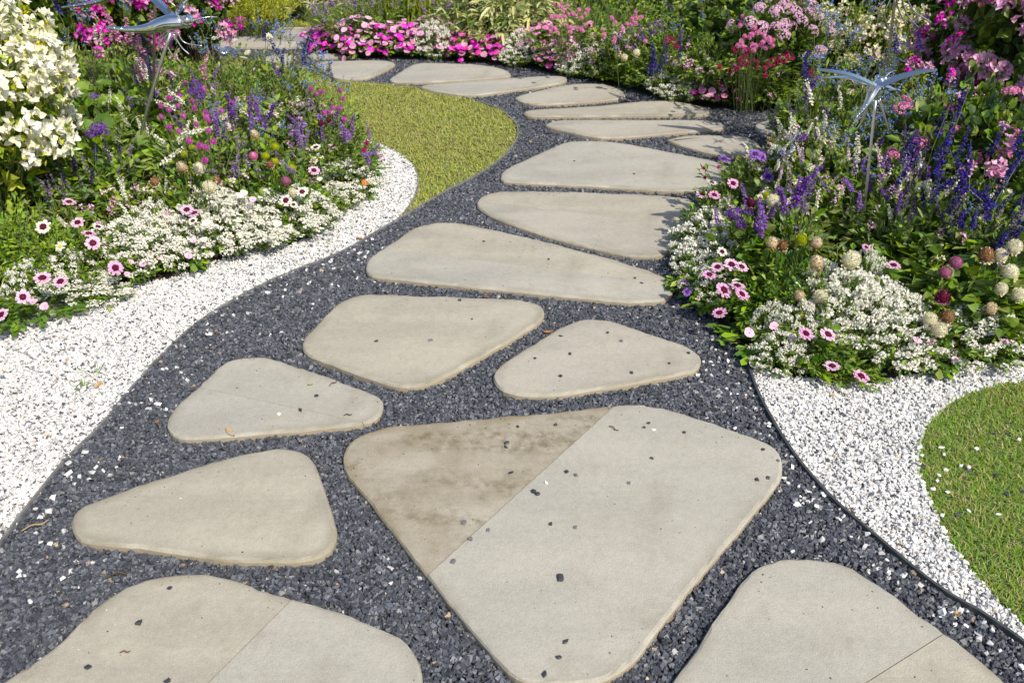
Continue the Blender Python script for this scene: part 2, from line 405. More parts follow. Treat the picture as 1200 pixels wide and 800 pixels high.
def scatter(poly, per_m2, holes=(), grow=.75):
    lo, hi = poly.min(0), poly.max(0); lo = np.maximum(lo, (-4, .7)); hi = np.minimum(hi, (4.2, 8.5))
    n = int((hi - lo).prod() * per_m2); P = rng.uniform(lo, hi, (n, 2))
    # keep what the lens could see with a margin of half a metre
    P = P[np.abs(P[:, 0]) < .62 * P[:, 1] + grow]
    P = P[inside(P, poly)]
    for h in holes: P = P[~inside(P, h)]
    return P
DK = chip_mat('slate_chips', [(0, (.050, .054, .064)), (.25, (.068, .073, .086)), (.5, (.086, .092, .108)), (.76, (.122, .13, .150)), (.9, (.035, .038, .046)), (.9915, (.50, .48, .45)), (.996, (.34, .25, .16))], .5, .6)
WH = chip_mat('white_chips', [(0, (.66, .65, .625)), (.35, (.55, .54, .525)), (.6, (.75, .74, .715)), (.86, (.38, .38, .38)), (.945, (.18, .185, .20)), (.965, (.07, .075, .09)), (.985, (.55, .44, .33))], .6, .4)
PAVE = gpoly([(-80,62.5),(480,60.5),(480,36),(-80,36)], n=1)
holes = list(SLAB_G.values()) + [bedR, bedB, bedL, PAVE]
P = scatter(path_poly, 42000, holes)
P = P[np.min([np.hypot(*(P - q).T) for q in resample(pA, .02, False)[::1]], axis=0) > .007] if False else P
P = P[(P[:, 1] < 3.8) | (rng.random(len(P)) < .55)]
d_ = len(P)
nearP = P[P[:, 1] < 9]
chips('dark_gravel', nearP, .0090, .5, [DK], .009, .008, 'dark slate grey gravel chips filling the path between the slabs')
P = scatter(whiteL, 36000, [bedL]); P2 = scatter(whiteR, 50000, [bedR], 1.3)
chips('white_gravel', P, .0078, .5, [WH], .009, .010, 'white gravel chips in the curved strip in front of the left bed')
chips('white_gravel', P2, .0078, .5, [WH], .009, .011, 'white gravel chips in the patch below the right bed')
# strays: white chips spilled over the edgings on the dark side
def along(line, n, sd, side):
    p = resample(line, .01, False); t = unit(np.gradient(p, axis=0)); nn = np.c_[-t[:, 1], t[:, 0]]
    k = rng.integers(0, len(p), n); return p[k] + nn[k] * (side * np.abs(rng.normal(0, sd, n)) + side * .008)[:, None]
S1 = along(pC, 180, .09, -1); S1 = S1[~inside(S1, whiteR)]
S2 = along(pA[pA[:, 1] < 3.3], 130, .12, -1); S2 = S2[~inside(S2, whiteL)]
St = np.vstack([S1, S2]); St = St[~inside(St, bedR)]
for h in SLAB_G.values(): St = St[~inside(St, h)]
chips('stray_gravel', St, .0098, .5, [chip_mat('stray_chips', [(0, (.70, .69, .66)), (.6, (.5, .49, .47))])], .016, .006, 'stray white chips spilled on the dark gravel beside the edgings')

# slabs
def slab_mesh(name, poly, top, mat):
    p = poly; c = p.mean(0)
    area = .5 * np.sum(p[:, 0] * np.roll(p[:, 1], -1) - np.roll(p[:, 0], -1) * p[:, 1])
    if area < 0: p = p[::-1]
    t = unit(np.roll(p, -1, 0) - np.roll(p, 1, 0)); nin = np.c_[-t[:, 1], t[:, 0]]
    N = len(p); jit = np.convolve(np.r_[rng.normal(0, .0016, N + 4)], np.ones(3) / 3, 'same')[:N] + np.interp(np.arange(N), np.linspace(0, N, 14), (lambda q: np.r_[q, q[0]])(rng.normal(0, .0013, 13)))
    p = p + nin * jit[:, None]
    rings = [(p, -.03, 1), (p + nin * .0, top - .007 , 1), (p + nin * (.0035 + jit[:, None] * .6), top - .0015, 1), (p + nin * .009, top, .9), (p + nin * .035, top, 0)]
    bm = bmesh.new(); lay = bm.verts.layers.float.new('rim'); R_ = []
    for q, z, r_ in rings:
        row = []
        for i in range(N):
            v = bm.verts.new((q[i, 0], q[i, 1], z + (rng.normal(0, .0008) if r_ == 1 and z > 0 else 0))); v[lay] = r_; row.append(v)
        R_.append(row)
    for a, b in zip(R_, R_[1:]):
        for i in range(N): bm.faces.new((a[i - 1], a[i], b[i], b[i - 1]))
    bm.faces.new(R_[-1]); bm.faces.new(R_[0][::-1])
    bmesh.ops.recalc_face_normals(bm, faces=bm.faces)
    return bm
def bm_done(bm, name, mat):
    me = bpy.data.meshes.new(name); bm.to_mesh(me); bm.free(); me.materials.append(mat); return me
G1, G2, ST = (.395, .365, .30), (.325, .305, .255), (.22, .195, .14)
SM = [slab_mat('sandstone', G1, G2, ST, .5, seed=1), slab_mat('sandstone_warm', (.395, .365, .29), (.33, .305, .245), ST, .7, seed=4),
      slab_mat('sandstone_green', (.35, .332, .28), (.395, .372, .31), ST, .4, seed=7), slab_mat('sandstone_stained', (.37, .335, .265), (.31, .275, .21), (.22, .18, .11), .9, seed=2.2, mottled=.85),
      slab_mat('sandstone_pale', (.39, .37, .31), (.33, .315, .27), ST, .5, seed=9)]
slab_info = dict(
 s1=('pale rounded sandstone slab cut by the lower left corner, joined from two pieces', [1, 2], [(344,700),(235,808)], ['tan left piece', 'grey green right piece']),
 s2=('egg shaped olive grey sandstone slab above the corner slab on the left', [1], None, None),
 s3=('small rounded slab with a pale diagonal band, beside the white gravel', [2, 4], [(240,455),(460,502)], ['plain upper piece', 'banded lower piece']),
 s4=('four cornered slab with a dark worn hollow, above the small banded slab', [1], None, None),
 s5=('teardrop slab with scattered chips, directly above the biggest slab', [0], None, None),
 s6=('biggest slab of the path, half stained brown and half clean grey green', [3, 2], [(728,468),(497,677)], ['brown stained left piece', 'clean grey green right piece']),
 s7=('large rounded slab at the bottom right, with a tan wedge in its corner', [2, 1], [(1112,738),(985,818)], ['grey green main piece', 'tan corner wedge']),
 s8=('long slab tapering to the right, fourth above the biggest slab', [1, 4], [(455,292),(790,333)], ['darker upper piece', 'pale lower piece']),
 s9=('slab with the long shadow of a dragonfly wing on its right end', [1, 0], [(570,236),(830,268)], ['warm upper piece', 'grey lower piece']),
 s10=('wide pale slab whose right end is covered by bed flowers', [4], None, None),
 s11=('thin long slab with a brighter worn centre, behind the wide pale slab', [0], None, None),
 s12=('thin slab that touches the pink impatiens clump at its right tip', [1], None, None),
 s13=('short slab with pointed right end near the blue salvia spikes', [0], None, None),
 s14=('narrow slab rising to the right along the top of the crescent lawn', [4], None, None),
 s15=('flat slab right in front of the magenta impatiens', [4], None, None),
 s16=('four cornered slab at the left end of the pink impatiens mass', [4], None, None),
 s17=('small slab between the brick path and the impatiens mass', [4], None, None),
 s18=('triangular slab half hidden behind the violet daisies of the right bed', [0], None, None),
 s19=('small pale slab mostly hidden behind the dusty purple salvias on the right', [4], None, None),
 s20=('small slab glimpsed behind the blue salvias of the left bed', [4], None, None),
 s21=('slab end hidden behind the tall flowers of the left bed', [4], None, None))
for k, (lab, ms, cut, labs) in slab_info.items():
    c = SLAB_G[k].mean(0); poly = SLAB_G[k] - c
    if cut is None:
        o = link('stone_slab', bm_done(slab_mesh('slab', poly, TOP, None), 'stone_slab', SM[ms[0]]), loc=(c[0], c[1], 0))
        tag(o, lab, 'paving slab', 'sandstone slabs of the garden path')
    else:
        o = link('stone_slab', None, loc=(c[0], c[1], 0)); tag(o, lab, 'paving slab', 'sandstone slabs of the garden path')
        a, b = G(*cut[0], TOP)[:2] - c, G(*cut[1], TOP)[:2] - c; d = unit(b - a); nrm = np.array([-d[1], d[0]])
        st = rng.bit_generator.state
        # piece 0 is the left / upper side in the picture
        up = np.array([-.7, .7]) if k in ('s1', 's6', 's7') else np.array([0, 1.])
        if nrm @ up < 0: nrm = -nrm
        for j, sgn in enumerate((1, -1)):
            rng.bit_generator.state = st
            bm = slab_mesh('slab', poly, TOP - (.0012 if j == 0 else 0), None)
            n3 = (-nrm[0] * sgn, -nrm[1] * sgn, 0); co = (a[0] + nrm[0] * sgn * .0011, a[1] + nrm[1] * sgn * .0011, 0)
            r_ = bmesh.ops.bisect_plane(bm, geom=bm.verts[:] + bm.edges[:] + bm.faces[:], plane_co=co, plane_no=n3, clear_outer=True)
            bmesh.ops.holes_fill(bm, edges=[e for e in bm.edges if e.is_boundary], sides=0)
            q = link('slab_piece', bm_done(bm, 'slab_piece', SM[ms[j]]), o); q['label'] = labs[j]

# crumbs and dust swept onto the slabs, thicker near their rims
Cr = []
for k, q in SLAB_G.items():
    if q[:, 1].mean() > 4.2: continue
    P = scatter(q, 900); d = edge_dist(P, q); Cr.append(P[(d > .012) & (rng.random(len(P)) < .07 + .75 * np.exp(-d / .035))])
Cr = np.vstack(Cr)
chips('crumbs', Cr, .0026, .6, [chip_mat('crumb', [(0, (.10, .085, .06)), (.4, (.05, .052, .06)), (.7, (.26, .21, .14)), (.9, (.5, .48, .43))])], TOP - .0004, 0, 'fine crumbs of stone and soil on the slabs')

# brick paver path at the back left
def paver_path():
    g = Geo()
    a = G(150, 62)[:2]; b = G(470, 60)[:2]; d = unit(b - a); n = np.array([-d[1], d[0]])
    o3 = G(262, 60)[:2]; W = float(np.linalg.norm(G(330, 61)[:2] - G(330, 37)[:2]))
    cuts = [0, .28, .55, .80, 1.0]; u0 = -1.4
    for r_ in range(4):
        v0, v1 = cuts[r_] * W + .004, cuts[r_ + 1] * W - .004; L_ = (.42, .24, .24, .50)[r_]
        for k in range(int(3.4 / L_)):
            x0 = u0 + k * L_ + .004 + (L_ * .5 if r_ % 2 else 0); x1 = x0 + L_ - .008; zt = .020 + rng.uniform(-.001, .001)
            q = [o3 + d * x + n * y for x, y in ((x0, v0), (x1, v0), (x1, v1), (x0, v1))]
            V = [(*p, -.01) for p in q] + [(*p, zt) for p in q]
            g.add(V, [[4,5,6,7],[0,1,5,4],[1,2,6,5],[2,3,7,6],[3,0,4,7]], 0 if r_ in (0, 3) else 1)
    me = g.mesh('brick_path', [chip_mat('beige_pavers', [(0, (.42, .385, .32)), (.4, (.37, .34, .285)), (.7, (.46, .42, .35))], .8, .2), chip_mat('grey_pavers', [(0, (.30, .29, .28)), (.4, (.35, .335, .32)), (.7, (.26, .255, .25))], .8, .2)])
    tag(link('brick_path', me), kind='structure')
paver_path()

# grass blades
def blades(name, P, h, w, mat, lab, z0=.012):
    n = len(P); a = rng.uniform(0, 6.283, n); L_ = h * rng.uniform(.5, 1.3, n)
    lean = np.c_[np.cos(a), np.sin(a)] * (L_ * rng.uniform(.35, 1.5, n))[:, None]
    sd = np.c_[-np.sin(a), np.cos(a)] * (w * rng.uniform(.7, 1.3, n))[:, None] * .5
    z = np.full(n, z0)
    b0, b1 = np.c_[P - sd, z], np.c_[P + sd, z]
    m0 = np.c_[P - sd * .8 + lean * .4, z + L_ * .42]; m1 = np.c_[P + sd * .8 + lean * .4, z + L_ * .42]
    t = np.c_[P + lean, z + L_ * .6]
    V = np.stack([b0, b1, m1, m0, t], 1).reshape(-1, 3); i = np.arange(n)[:, None] * 5
    g = Geo(); g.add(V, i + np.array([0, 1, 2, 3])); g.F.append((i + np.array([3, 2, 4]), 0, False))
    return tag(link(name, g.mesh(name, [mat])), lab, None, None, 'stuff')
M_grass = plant_mat('grass', (.37, .42, .09), .03, .2, .3, .3, .6, .2)
M_grassR = plant_mat('grass_green', (.20, .34, .05), .035, .2, .4, .3, .6, .2)
M_dry = plant_mat('dry_grass', (.46, .38, .17), .02, .2, .3, .2, .8, .1)
patchy(M_grass, 2.2, (.40, .38, .11), .6); patchy(M_grassR, 4.5, (.33, .36, .09), .5)
holesL = list(SLAB_G.values()) + [bedL, whiteL]
P = scatter(lawnL, 22000, holesL); blades('grass', P, .020, .0034, M_grass, 'short mown grass of the crescent lawn')
P = scatter(lawnL, 3500, holesL); blades('dry_grass', P, .017, .0032, M_dry, 'dry straw coloured blades in the crescent lawn', .013)
P = scatter(lawnR, 52000, [whiteR, bedR], 1.5); blades('grass', P, .019, .0024, M_grassR, 'green mown grass of the lawn in the right corner')
P = scatter(lawnR, 8000, [whiteR, bedR], 1.5); blades('dry_grass', P, .019, .0022, M_dry, 'dry straw blades in the right corner lawn', .014)
P = scatter(lawnF, 9000, [bedB, bedL]); blades('grass', P, .03, .006, M_grass, 'mown grass of the lawn beyond the brick path')
# ------------------------------------------------------------------ plant materials
ML = dict(
 mid=plant_mat('leaf_mid', (.135, .22, .035), .025, .15, .4),
 bright=plant_mat('leaf_bright', (.23, .34, .038), .025, .15, .35),
 yellow=plant_mat('leaf_yellow', (.46, .50, .045), .02, .1, .25),
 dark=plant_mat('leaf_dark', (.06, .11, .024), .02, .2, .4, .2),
 grey=plant_mat('leaf_grey', (.20, .26, .12), .02, .15, .3),
 olive=plant_mat('leaf_olive', (.21, .25, .06), .03, .2, .4),
 gloss=plant_mat('leaf_glossy', (.09, .19, .022), .015, .1, .25, .2, .28, .5),
 cream=plant_mat('leaf_cream', (.55, .55, .24), .02, .2, .2, .3),
 gold=plant_mat('leaf_gold', (.62, .62, .07), .012, .1, .25, .35),
 stem=plant_mat('stem_green', (.13, .17, .05), .02, .1, .2, 0, .6),
 wood=plant_mat('stem_brown', (.10, .07, .045), .02, .1, .3, 0, .8),
 straw=plant_mat('straw', (.30, .22, .11), .02, .2, .4, .1, .8, .1))
def pm(name, c, hue=.01, val=.18, trans=.3, sat=.12): return plant_mat('petal_' + name, c, hue, sat, val, trans, .6, .2)
MP = dict(
 white=pm('white', (.82, .80, .70)), ivory=pm('ivory', (.80, .77, .58), .012, .14), cream=pm('cream', (.72, .62, .42), .01, .2),
 blush=pm('blush', (.78, .52, .66), .012, .12), pink=pm('pink', (.72, .25, .45), .02, .25), hotpink=pm('hot_pink', (.72, .08, .40), .02, .25),
 magenta=pm('magenta', (.70, .03, .48), .015, .25), crimson=pm('crimson', (.42, .008, .11), .01, .25), maroon=pm('maroon', (.11, .008, .03), .01, .3, .1),
 mauve=pm('mauve', (.45, .16, .27), .02, .3), dusty=pm('dusty_pink', (.70, .34, .52), .035, .25), violet=pm('violet', (.27, .13, .43), .02, .3),
 purple=pm('purple', (.17, .055, .34), .02, .35), indigo=pm('indigo', (.055, .04, .30), .02, .35), calyx=pm('calyx', (.05, .03, .10), .02, .3, .1),
 blue=pm('blue', (.20, .30, .66), .015, .3), orange=pm('orange', (.75, .22, .01)), lime=pm('lime', (.42, .46, .03), .01, .15),
 brown=pm('brown', (.27, .14, .06), .02, .35, .1), yellow=pm('yellow', (.75, .60, .02)), orchid_pale=pm('orchid_pale', (.72, .40, .60), .015, .15), gomph=pm('orchid', (.50, .10, .38), .02, .25), lilac=pm('lilac', (.38, .22, .55), .02, .2))

# ------------------------------------------------------------------ plant geometry
def rdir(n, zlo=-1., zhi=1.):
    a = rng.uniform(0, 6.283, n); z = rng.uniform(zlo, zhi, n); r = np.sqrt(1 - z * z)
    return np.c_[r * np.cos(a), r * np.sin(a), z]
def leaves(g, P, D, L_, W, mat, droop=.25, fold=.25, shape='ovate', roll=.5):
    n = len(P); D = unit(D); L_ = np.broadcast_to(L_, n)[:, None]; W = np.broadcast_to(W, n)[:, None]
    up = np.array([0, 0, 1.]) + rng.normal(0, roll, (n, 3))
    s = unit(np.cross(D, up)); nr = np.cross(s, D)
    prof = dict(ovate=((.3, .95), (.65, .7)), long=((.3, .8), (.7, .75)), heart=((.18, 1.), (.6, .75)), spoon=((.35, .45), (.75, 1.)), round=((.25, .85), (.75, .85)))[shape]
    V = [P]
    for t, w in prof:
        c = P + D * L_ * t - np.array([0, 0, 1.]) * droop * L_ * t * t
        V += [c + s * W * w * .5, c - nr * W * w * .5 * fold, c - s * W * w * .5]
    V.append(P + D * L_ - np.array([0, 0, 1.]) * droop * L_)
    V = np.stack(V, 1).reshape(-1, 3); i = np.arange(n)[:, None] * 8
    T = np.array([[0, 1, 2], [0, 2, 3], [4, 7, 5], [5, 7, 6]]); Q = np.array([[1, 4, 5, 2], [2, 5, 6, 3]])
    g.add(V, (i[:, None] + T[None]).reshape(-1, 3), mat)
    g.F.append(((i[:, None] + Q[None]).reshape(-1, 4) + g.n - len(V), mat, False))
def small_leaves(g, P, D, L_, W, mat, fold=.3, droop=.15):
    n = len(P); D = unit(D); L_ = np.broadcast_to(L_, n)[:, None]; W = np.broadcast_to(W, n)[:, None]
    s = unit(np.cross(D, np.array([0, 0, 1.]) + rng.normal(0, .5, (n, 3)))); nr = np.cross(s, D)
    c = P + D * L_ * .5
    V = np.stack([P, c + s * W * .5, c - nr * W * fold, c - s * W * .5, P + D * L_ - np.array([0, 0, 1.]) * L_ * droop], 1).reshape(-1, 3)
    i = np.arange(n)[:, None, None] * 5
    g.add(V, (i + np.array([[0, 1, 2], [0, 2, 3], [1, 4, 2], [2, 4, 3]])).reshape(-1, 3), mat)
def stems(g, A, B, r, mat, bend=.15, segs=4):
    """thin three sided stalks from A to B, bowed upwards; returns a function of points along them"""
    n = len(A); M_ = (A + B) / 2 + np.c_[(A - B)[:, :2] * bend, np.linalg.norm(B - A, axis=1) * bend]
    t = np.linspace(0, 1, segs + 1)[None, :, None]
    C = (1 - t) ** 2 * A[:, None] + 2 * t * (1 - t) * M_[:, None] + t * t * B[:, None]
    d = unit(B - A); s = unit(np.cross(d, np.array([.3, .2, 1.]))); u = np.cross(d, s); r = np.broadcast_to(r, n)[:, None, None] * (1 - .5 * t)
    V = np.stack([C + (s[:, None] * math.cos(k) + u[:, None] * math.sin(k)) * r for k in (0, 2.094, 4.189)], 2)  # n, segs+1, 3, 3
    i = np.arange(n)[:, None, None] * (segs + 1) * 3; j = np.arange(segs)[None, :, None] * 3; b = i + j
    F = np.concatenate([np.concatenate([b + k, b + (k + 1) % 3, b + 3 + (k + 1) % 3, b + 3 + k], 2).reshape(-1, 4) for k in range(3)])
    g.add(V.reshape(-1, 3), F, mat)
    def at(idx, tt):
        tt = np.asarray(tt)[:, None]; a, m, c = A[idx], M_[idx], B[idx]
        return (1 - tt) ** 2 * a + 2 * tt * (1 - tt) * m + tt * tt * c, unit(2 * (1 - tt) * (m - a) + 2 * tt * (c - m))
    return at
def dome_tips(n, rad, h, flat=.5, base=.3):
    a = rng.uniform(0, 6.283, n); r = rad * np.sqrt(rng.uniform(0, 1, n)); z = h * (1 - flat * (r / rad) ** 2) * rng.uniform(.8, 1.05, n)
    B = np.c_[r * np.cos(a), r * np.sin(a), z]; A = np.c_[B[:, :2] * base * rng.uniform(.6, 1.2, (n, 1)), np.zeros(n)]
    return A, B
def bushy(n_st, rad, h, n_lf, L_, W, mats, flat=.5, shape='ovate', small=False, t0=.25, droop=.25, stem='stem', r_st=.0018, out=.7, fold=.25, up=.5):
    """foliage mesh: stalks fanned over a mound with leaves along them; also returns the stalk tips"""
    g = Geo(); A, B = dome_tips(n_st, rad, h, flat); at = stems(g, A, B, r_st, len(mats), .12)
    idx = rng.integers(0, n_st, n_lf); tt = rng.uniform(t0, 1, n_lf) ** .8
    P, T = at(idx, tt); O = unit(P * [1, 1, .15] + 1e-6)
    D = unit(T * .5 + O * out * .6 + rdir(n_lf) * .75 + [0, 0, up * .6])
    sz = np.exp(rng.normal(0, .22, n_lf)); k = rng.integers(0, len(mats), n_lf)
    for j in range(len(mats)):
        m = k == j
        if small: small_leaves(g, P[m], D[m], L_ * sz[m], W * sz[m], j, fold, droop)
        else: leaves(g, P[m], D[m], L_ * sz[m], W * sz[m], j, droop, fold, shape)
    return g, [ML[m] for m in mats] + [ML[stem]], A, B
def aim(d, spin=None):
    """euler that turns +Z to d"""
    q = Vector(d).to_track_quat('Z', 'Y')
    return (q @ Euler((0, 0, rng.uniform(0, 6.28) if spin is None else spin)).to_quaternion()).to_euler()

# ---- flower heads: meshes around the origin, facing +Z, real size
def petal_ring(g, n, r0, r1, w, mat, lift=.2, tip=.6, z=0, a0=0, jit=.06, inner=None):
    """n petals: two quads and a rounded end each; the inner quad may have another colour"""
    a = a0 + np.arange(n) * 2 * math.pi / n + rng.normal(0, jit, n); V = []; 
    for k in range(n):
        c, s = math.cos(a[k]), math.sin(a[k]); rr = r1 * (1 + rng.normal(0, .06)); l = lift + rng.normal(0, .08)
        pts = [(r0, w * .3), (r0 + (rr - r0) * .42, w * .85), (r0 + (rr - r0) * .85, w * tip * 1.35), (rr, w * tip * .55)]
        for q, (x, hw) in enumerate(pts):
            zz = z + l * (x - r0) * (1 - .35 * (x - r0) / (rr - r0))
            for sg in (-1, 1): V.append((x * c - sg * hw / 2 * s, x * s + sg * hw / 2 * c, zz + rng.normal(0, .0006)))
    V = np.array(V); i = np.arange(n)[:, None] * 8
    g.add(V, i + np.array([0, 2, 3, 1]), mat if inner is None else inner)
    for q in (2, 4): g.F.append((i + np.array([q, q + 2, q + 3, q + 1]) + g.n - len(V), mat, False))
def ball(g, r, mat, c=(0, 0, 0), seg=8, rings=5, sz=1., noise=0., smooth=True, lo=-1.):
    V = []; F = []
    for i in range(rings + 1):
        ph = math.pi * i / rings
        for j in range(seg):
            t = 2 * math.pi * j / seg; rr = r * (1 + rng.normal(0, noise) if noise else 1)
            V.append((c[0] + rr * math.sin(ph) * math.cos(t), c[1] + rr * math.sin(ph) * math.sin(t), c[2] + rr * math.cos(ph) * sz))
    for i in range(rings):
        for j in range(seg): F.append((i * seg + j, (i + 1) * seg + j, (i + 1) * seg + (j + 1) % seg, i * seg + (j + 1) % seg))
    g.add(V, F, mat, smooth)
def scales(g, n, r, L_, W, mat, hemi=-.5, c=(0, 0, 0), open_=.35, sz=1.):
    """petals laid like tiles over a ball"""
    k = np.arange(n) + .5; z = 1 - (1 - hemi) * k / n; a = k * 2.39996
    N_ = np.c_[np.sqrt(1 - z * z) * np.cos(a), np.sqrt(1 - z * z) * np.sin(a), z]
    up = unit(np.array([0, 0, 1.]) - N_ * N_[:, 2:3]); D = unit(N_ * open_ + up * (1 - open_) * np.where(z > .8, .6, 1)[:, None] + rng.normal(0, .1, (n, 3)))
    P = N_ * r * [1, 1, sz] + np.array(c)
    s = unit(np.cross(D, N_)); L2 = L_ * rng.uniform(.8, 1.2, n)[:, None]; W2 = W
    V = np.stack([P - s * W2 * .35, P + s * W2 * .35, P + D * L2 * .6 + s * W2 * .5 + N_ * L2 * .18, P + D * L2 + N_ * L2 * .05, P + D * L2 * .6 - s * W2 * .5 + N_ * L2 * .18], 1).reshape(-1, 3)
    i = np.arange(n)[:, None] * 5; g.add(V, i + np.array([[0, 1, 2, 4]]), mat); g.F.append((i + np.array([4, 2, 3]) + g.n - len(V), mat, False))
class P_:
    """a part: mesh + the children that sit on it"""
    def __init__(s, name, mesh, kids=()): s.name, s.mesh, s.kids = name, mesh, kids
def mk_daisy(out, inner, cen, r=.0235, n=16):
    g = Geo(); petal_ring(g, n, r * .2, r, r * .33, 0, .12, .72, inner=1, jit=.1); petal_ring(g, n - 5, r * .2, r * .82, r * .3, 0, .32, .7, .001, .2, inner=1, jit=.12)
    c = Geo(); ball(c, r * .27, 0, (0, 0, .0015), 9, 4, .55, .05); scales(c, 26, r * .27, r * .13, r * .07, 0, .1, (0, 0, .002), .8, .55)
    return P_('flower', g.mesh('daisy', [MP[out], MP[inner]]), (P_('centre', c.mesh('centre', [MP[cen]])),))
def mk_pompon(col, r=.024, col2=None, hemi=-.85):
    g = Geo(); ball(g, r * .86, 0, (0, 0, 0), 10, 6)
    scales(g, 150, r * .84, r * .34, r * .25, 0, hemi)
    if col2: scales(g, 26, r * .80, r * .38, r * .25, 1, hemi, open_=.6); petal_ring(g, 11, r * .3, r * 1.0, r * .4, 1, -.7, .6, -r * .5)
    return P_('flower_head', g.mesh('pompon', [MP[col], MP[col2 or col]]))
def mk_five(col, eye, r=.018, n=5, cup=.1):
    g = Geo(); petal_ring(g, n, r * .08, r, r * 1.12, 0, cup, .72, 0, 0, .03)
    c = Geo(); ball(c, r * .13, 0, (0, 0, .001), 6, 3, .5)
    return P_('flower', g.mesh('flower', [MP[col]]), (P_('eye', c.mesh('eye', [MP[eye]])),))
def mk_globe(col, r=.0092):
    g = Geo(); ball(g, r * .8, 0, (0, 0, 0), 7, 5, 1.1); scales(g, 46, r * .8, r * .5, r * .4, 0, -.8, (0, 0, 0), .65, 1.15)
    return P_('flower_head', g.mesh('globe', [MP[col]]))
def mk_spike(col, cal, h=.11, r=.011, n=90, fl=.45, st=.05, mixc=None):
    """whorled salvia spike with a bare stalk below"""
    g = Geo(); bend = rng.uniform(-.2, .2, 2) * h
    def axis(z): u = np.clip(z / h, 0, 1); return np.c_[bend[0] * u * u, bend[1] * u * u, z]
    A = np.array([[0, 0, -st]]); B = axis(np.array([h])); stems(g, A, B, .0014, 2, 0, 3)
    z = np.floor(rng.uniform(0, 11, n)) / 11 * h + rng.normal(0, h * .015, n); N_ = rdir(n, -.2, .5)
    P = axis(z) + N_ * .002; w = (1 - .65 * np.clip(z / h, 0, 1)); m = rng.random(n) < fl
    leaves(g, P[~m], N_[~m] + [0, 0, .3], r * .8 * w[~m], r * .55, 1, 0, .5, 'round')
    leaves(g, P[m], N_[m] + [0, 0, .05], r * 1.35 * w[m], r * .8, 0, .3, .5, 'round')
    return P_('flower_spike', g.mesh('spike', [MP[col], MP[cal], ML['stem']]))
def mk_airy(col, h=.16, n=34):
    g = Geo(); A = np.zeros((5, 3)); A[:, 2] = rng.uniform(-.04, .5, 5) * h; a = rng.uniform(0, 6.28, 5)
    B = np.c_[np.cos(a) * h * .28, np.sin(a) * h * .28, rng.uniform(.6, 1, 5) * h]; B[0] = (0, 0, h); at = stems(g, A, B, .0011, 1, .1)
    P, T = at(rng.integers(0, 5, n), rng.uniform(.3, 1, n)); D = rdir(n, -.3, .6)
    leaves(g, P, D, .0085, .0075, 0, .2, .4, 'round'); leaves(g, P + D * .002, D + rdir(n) * .8, .008, .007, 0, .2, .4, 'round')
    k = 20; P, T = at(rng.integers(0, 5, k), rng.uniform(0, .8, k)); small_leaves(g, P, rdir(k, -.2, .8), .022, .006, 1)
    return P_('flower_spike', g.mesh('airy', [MP[col], ML['olive']]))
def mk_cluster(col, col2='', n=16, R_=.05, r=.017, lf='bright', bract=3):
    """papery bracts in a loose bunch"""
    g = Geo(); C = rdir(n) * R_ * rng.uniform(.3, 1, (n, 1)) ** .6
    for c in C:
        ax = unit(c / R_ + np.array([0, -.25, .55]) + rng.normal(0, .35, 3)); s = unit(np.cross(ax, [.3, .5, .2])); u = np.cross(ax, s); m = 1 if (col2 and rng.random() < .35) else 0
        a = rng.uniform(0, 6) + np.arange(bract) * 6.283 / bract
        D = (s * np.cos(a)[:, None] + u * np.sin(a)[:, None]) * .75 + ax * .55
        leaves(g, np.repeat(c[None], bract, 0) + D * .001, D, r * 1.7 * rng.uniform(.8, 1.15, bract), r * 1.35, m, rng.uniform(-.1, .3), .35, 'heart', .25)
    k = 8; small_leaves(g, rdir(k) * R_ * .75, rdir(k), .032, .02, 2)
    return P_('flower_cluster', g.mesh('cluster', [MP[col], MP[col2 or col], ML[lf]]))
def mk_umbel(col, R_=.026, n=40, r=.006, dome=.5):
    g = Geo(); N_ = rdir(n, .05, 1); P = N_ * R_ * [1, 1, dome]
    for k in range(5):
        a = k * 1.2566 + rng.uniform(0, .5, n); s = unit(np.cross(N_, [.3, .5, .21])); u = np.cross(N_, s)
        D = s * np.cos(a)[:, None] + u * np.sin(a)[:, None] + N_ * .25; small_leaves(g, P, D, r, r * .9, 0, .1, 0)
    stems(g, np.tile([[0, 0, -.03]], (12, 1)), P[:12] * .9, .0008, 1, 0, 2)
    return P_('flower_cluster', g.mesh('umbel', [MP[col], ML['stem']]))
def stars(g, P, r, mat, up=.8):
    """tiny four petalled blossoms"""
    n = len(P); N_ = unit(rdir(n) + [0, 0, up] ); s = unit(np.cross(N_, rdir(n))); u = np.cross(N_, s); r = np.broadcast_to(r, n)[:, None]
    V = [P]
    for k in range(8):
        a = k * math.pi / 4; q = 1.0 if k % 2 == 0 else .62
        V.append(P + (s * math.cos(a) + u * math.sin(a)) * r * q + N_ * r * .25)
    V = np.stack(V, 1).reshape(-1, 3); i = np.arange(n)[:, None, None] * 9
    F = np.array([[0, 8, 1, 2], [0, 2, 3, 4], [0, 4, 5, 6], [0, 6, 7, 8]])
    g.add(V, (i + F).reshape(-1, 4), mat)

def put(part, parent, loc, rot, scale=1., label=None):
    o = link(part.name, part.mesh, parent, loc, rot, scale)
    if label: o['label'] = label
    for k in part.kids: link(k.name, k.mesh, o)
    return o
def V3(a): return tuple(float(x) for x in a)

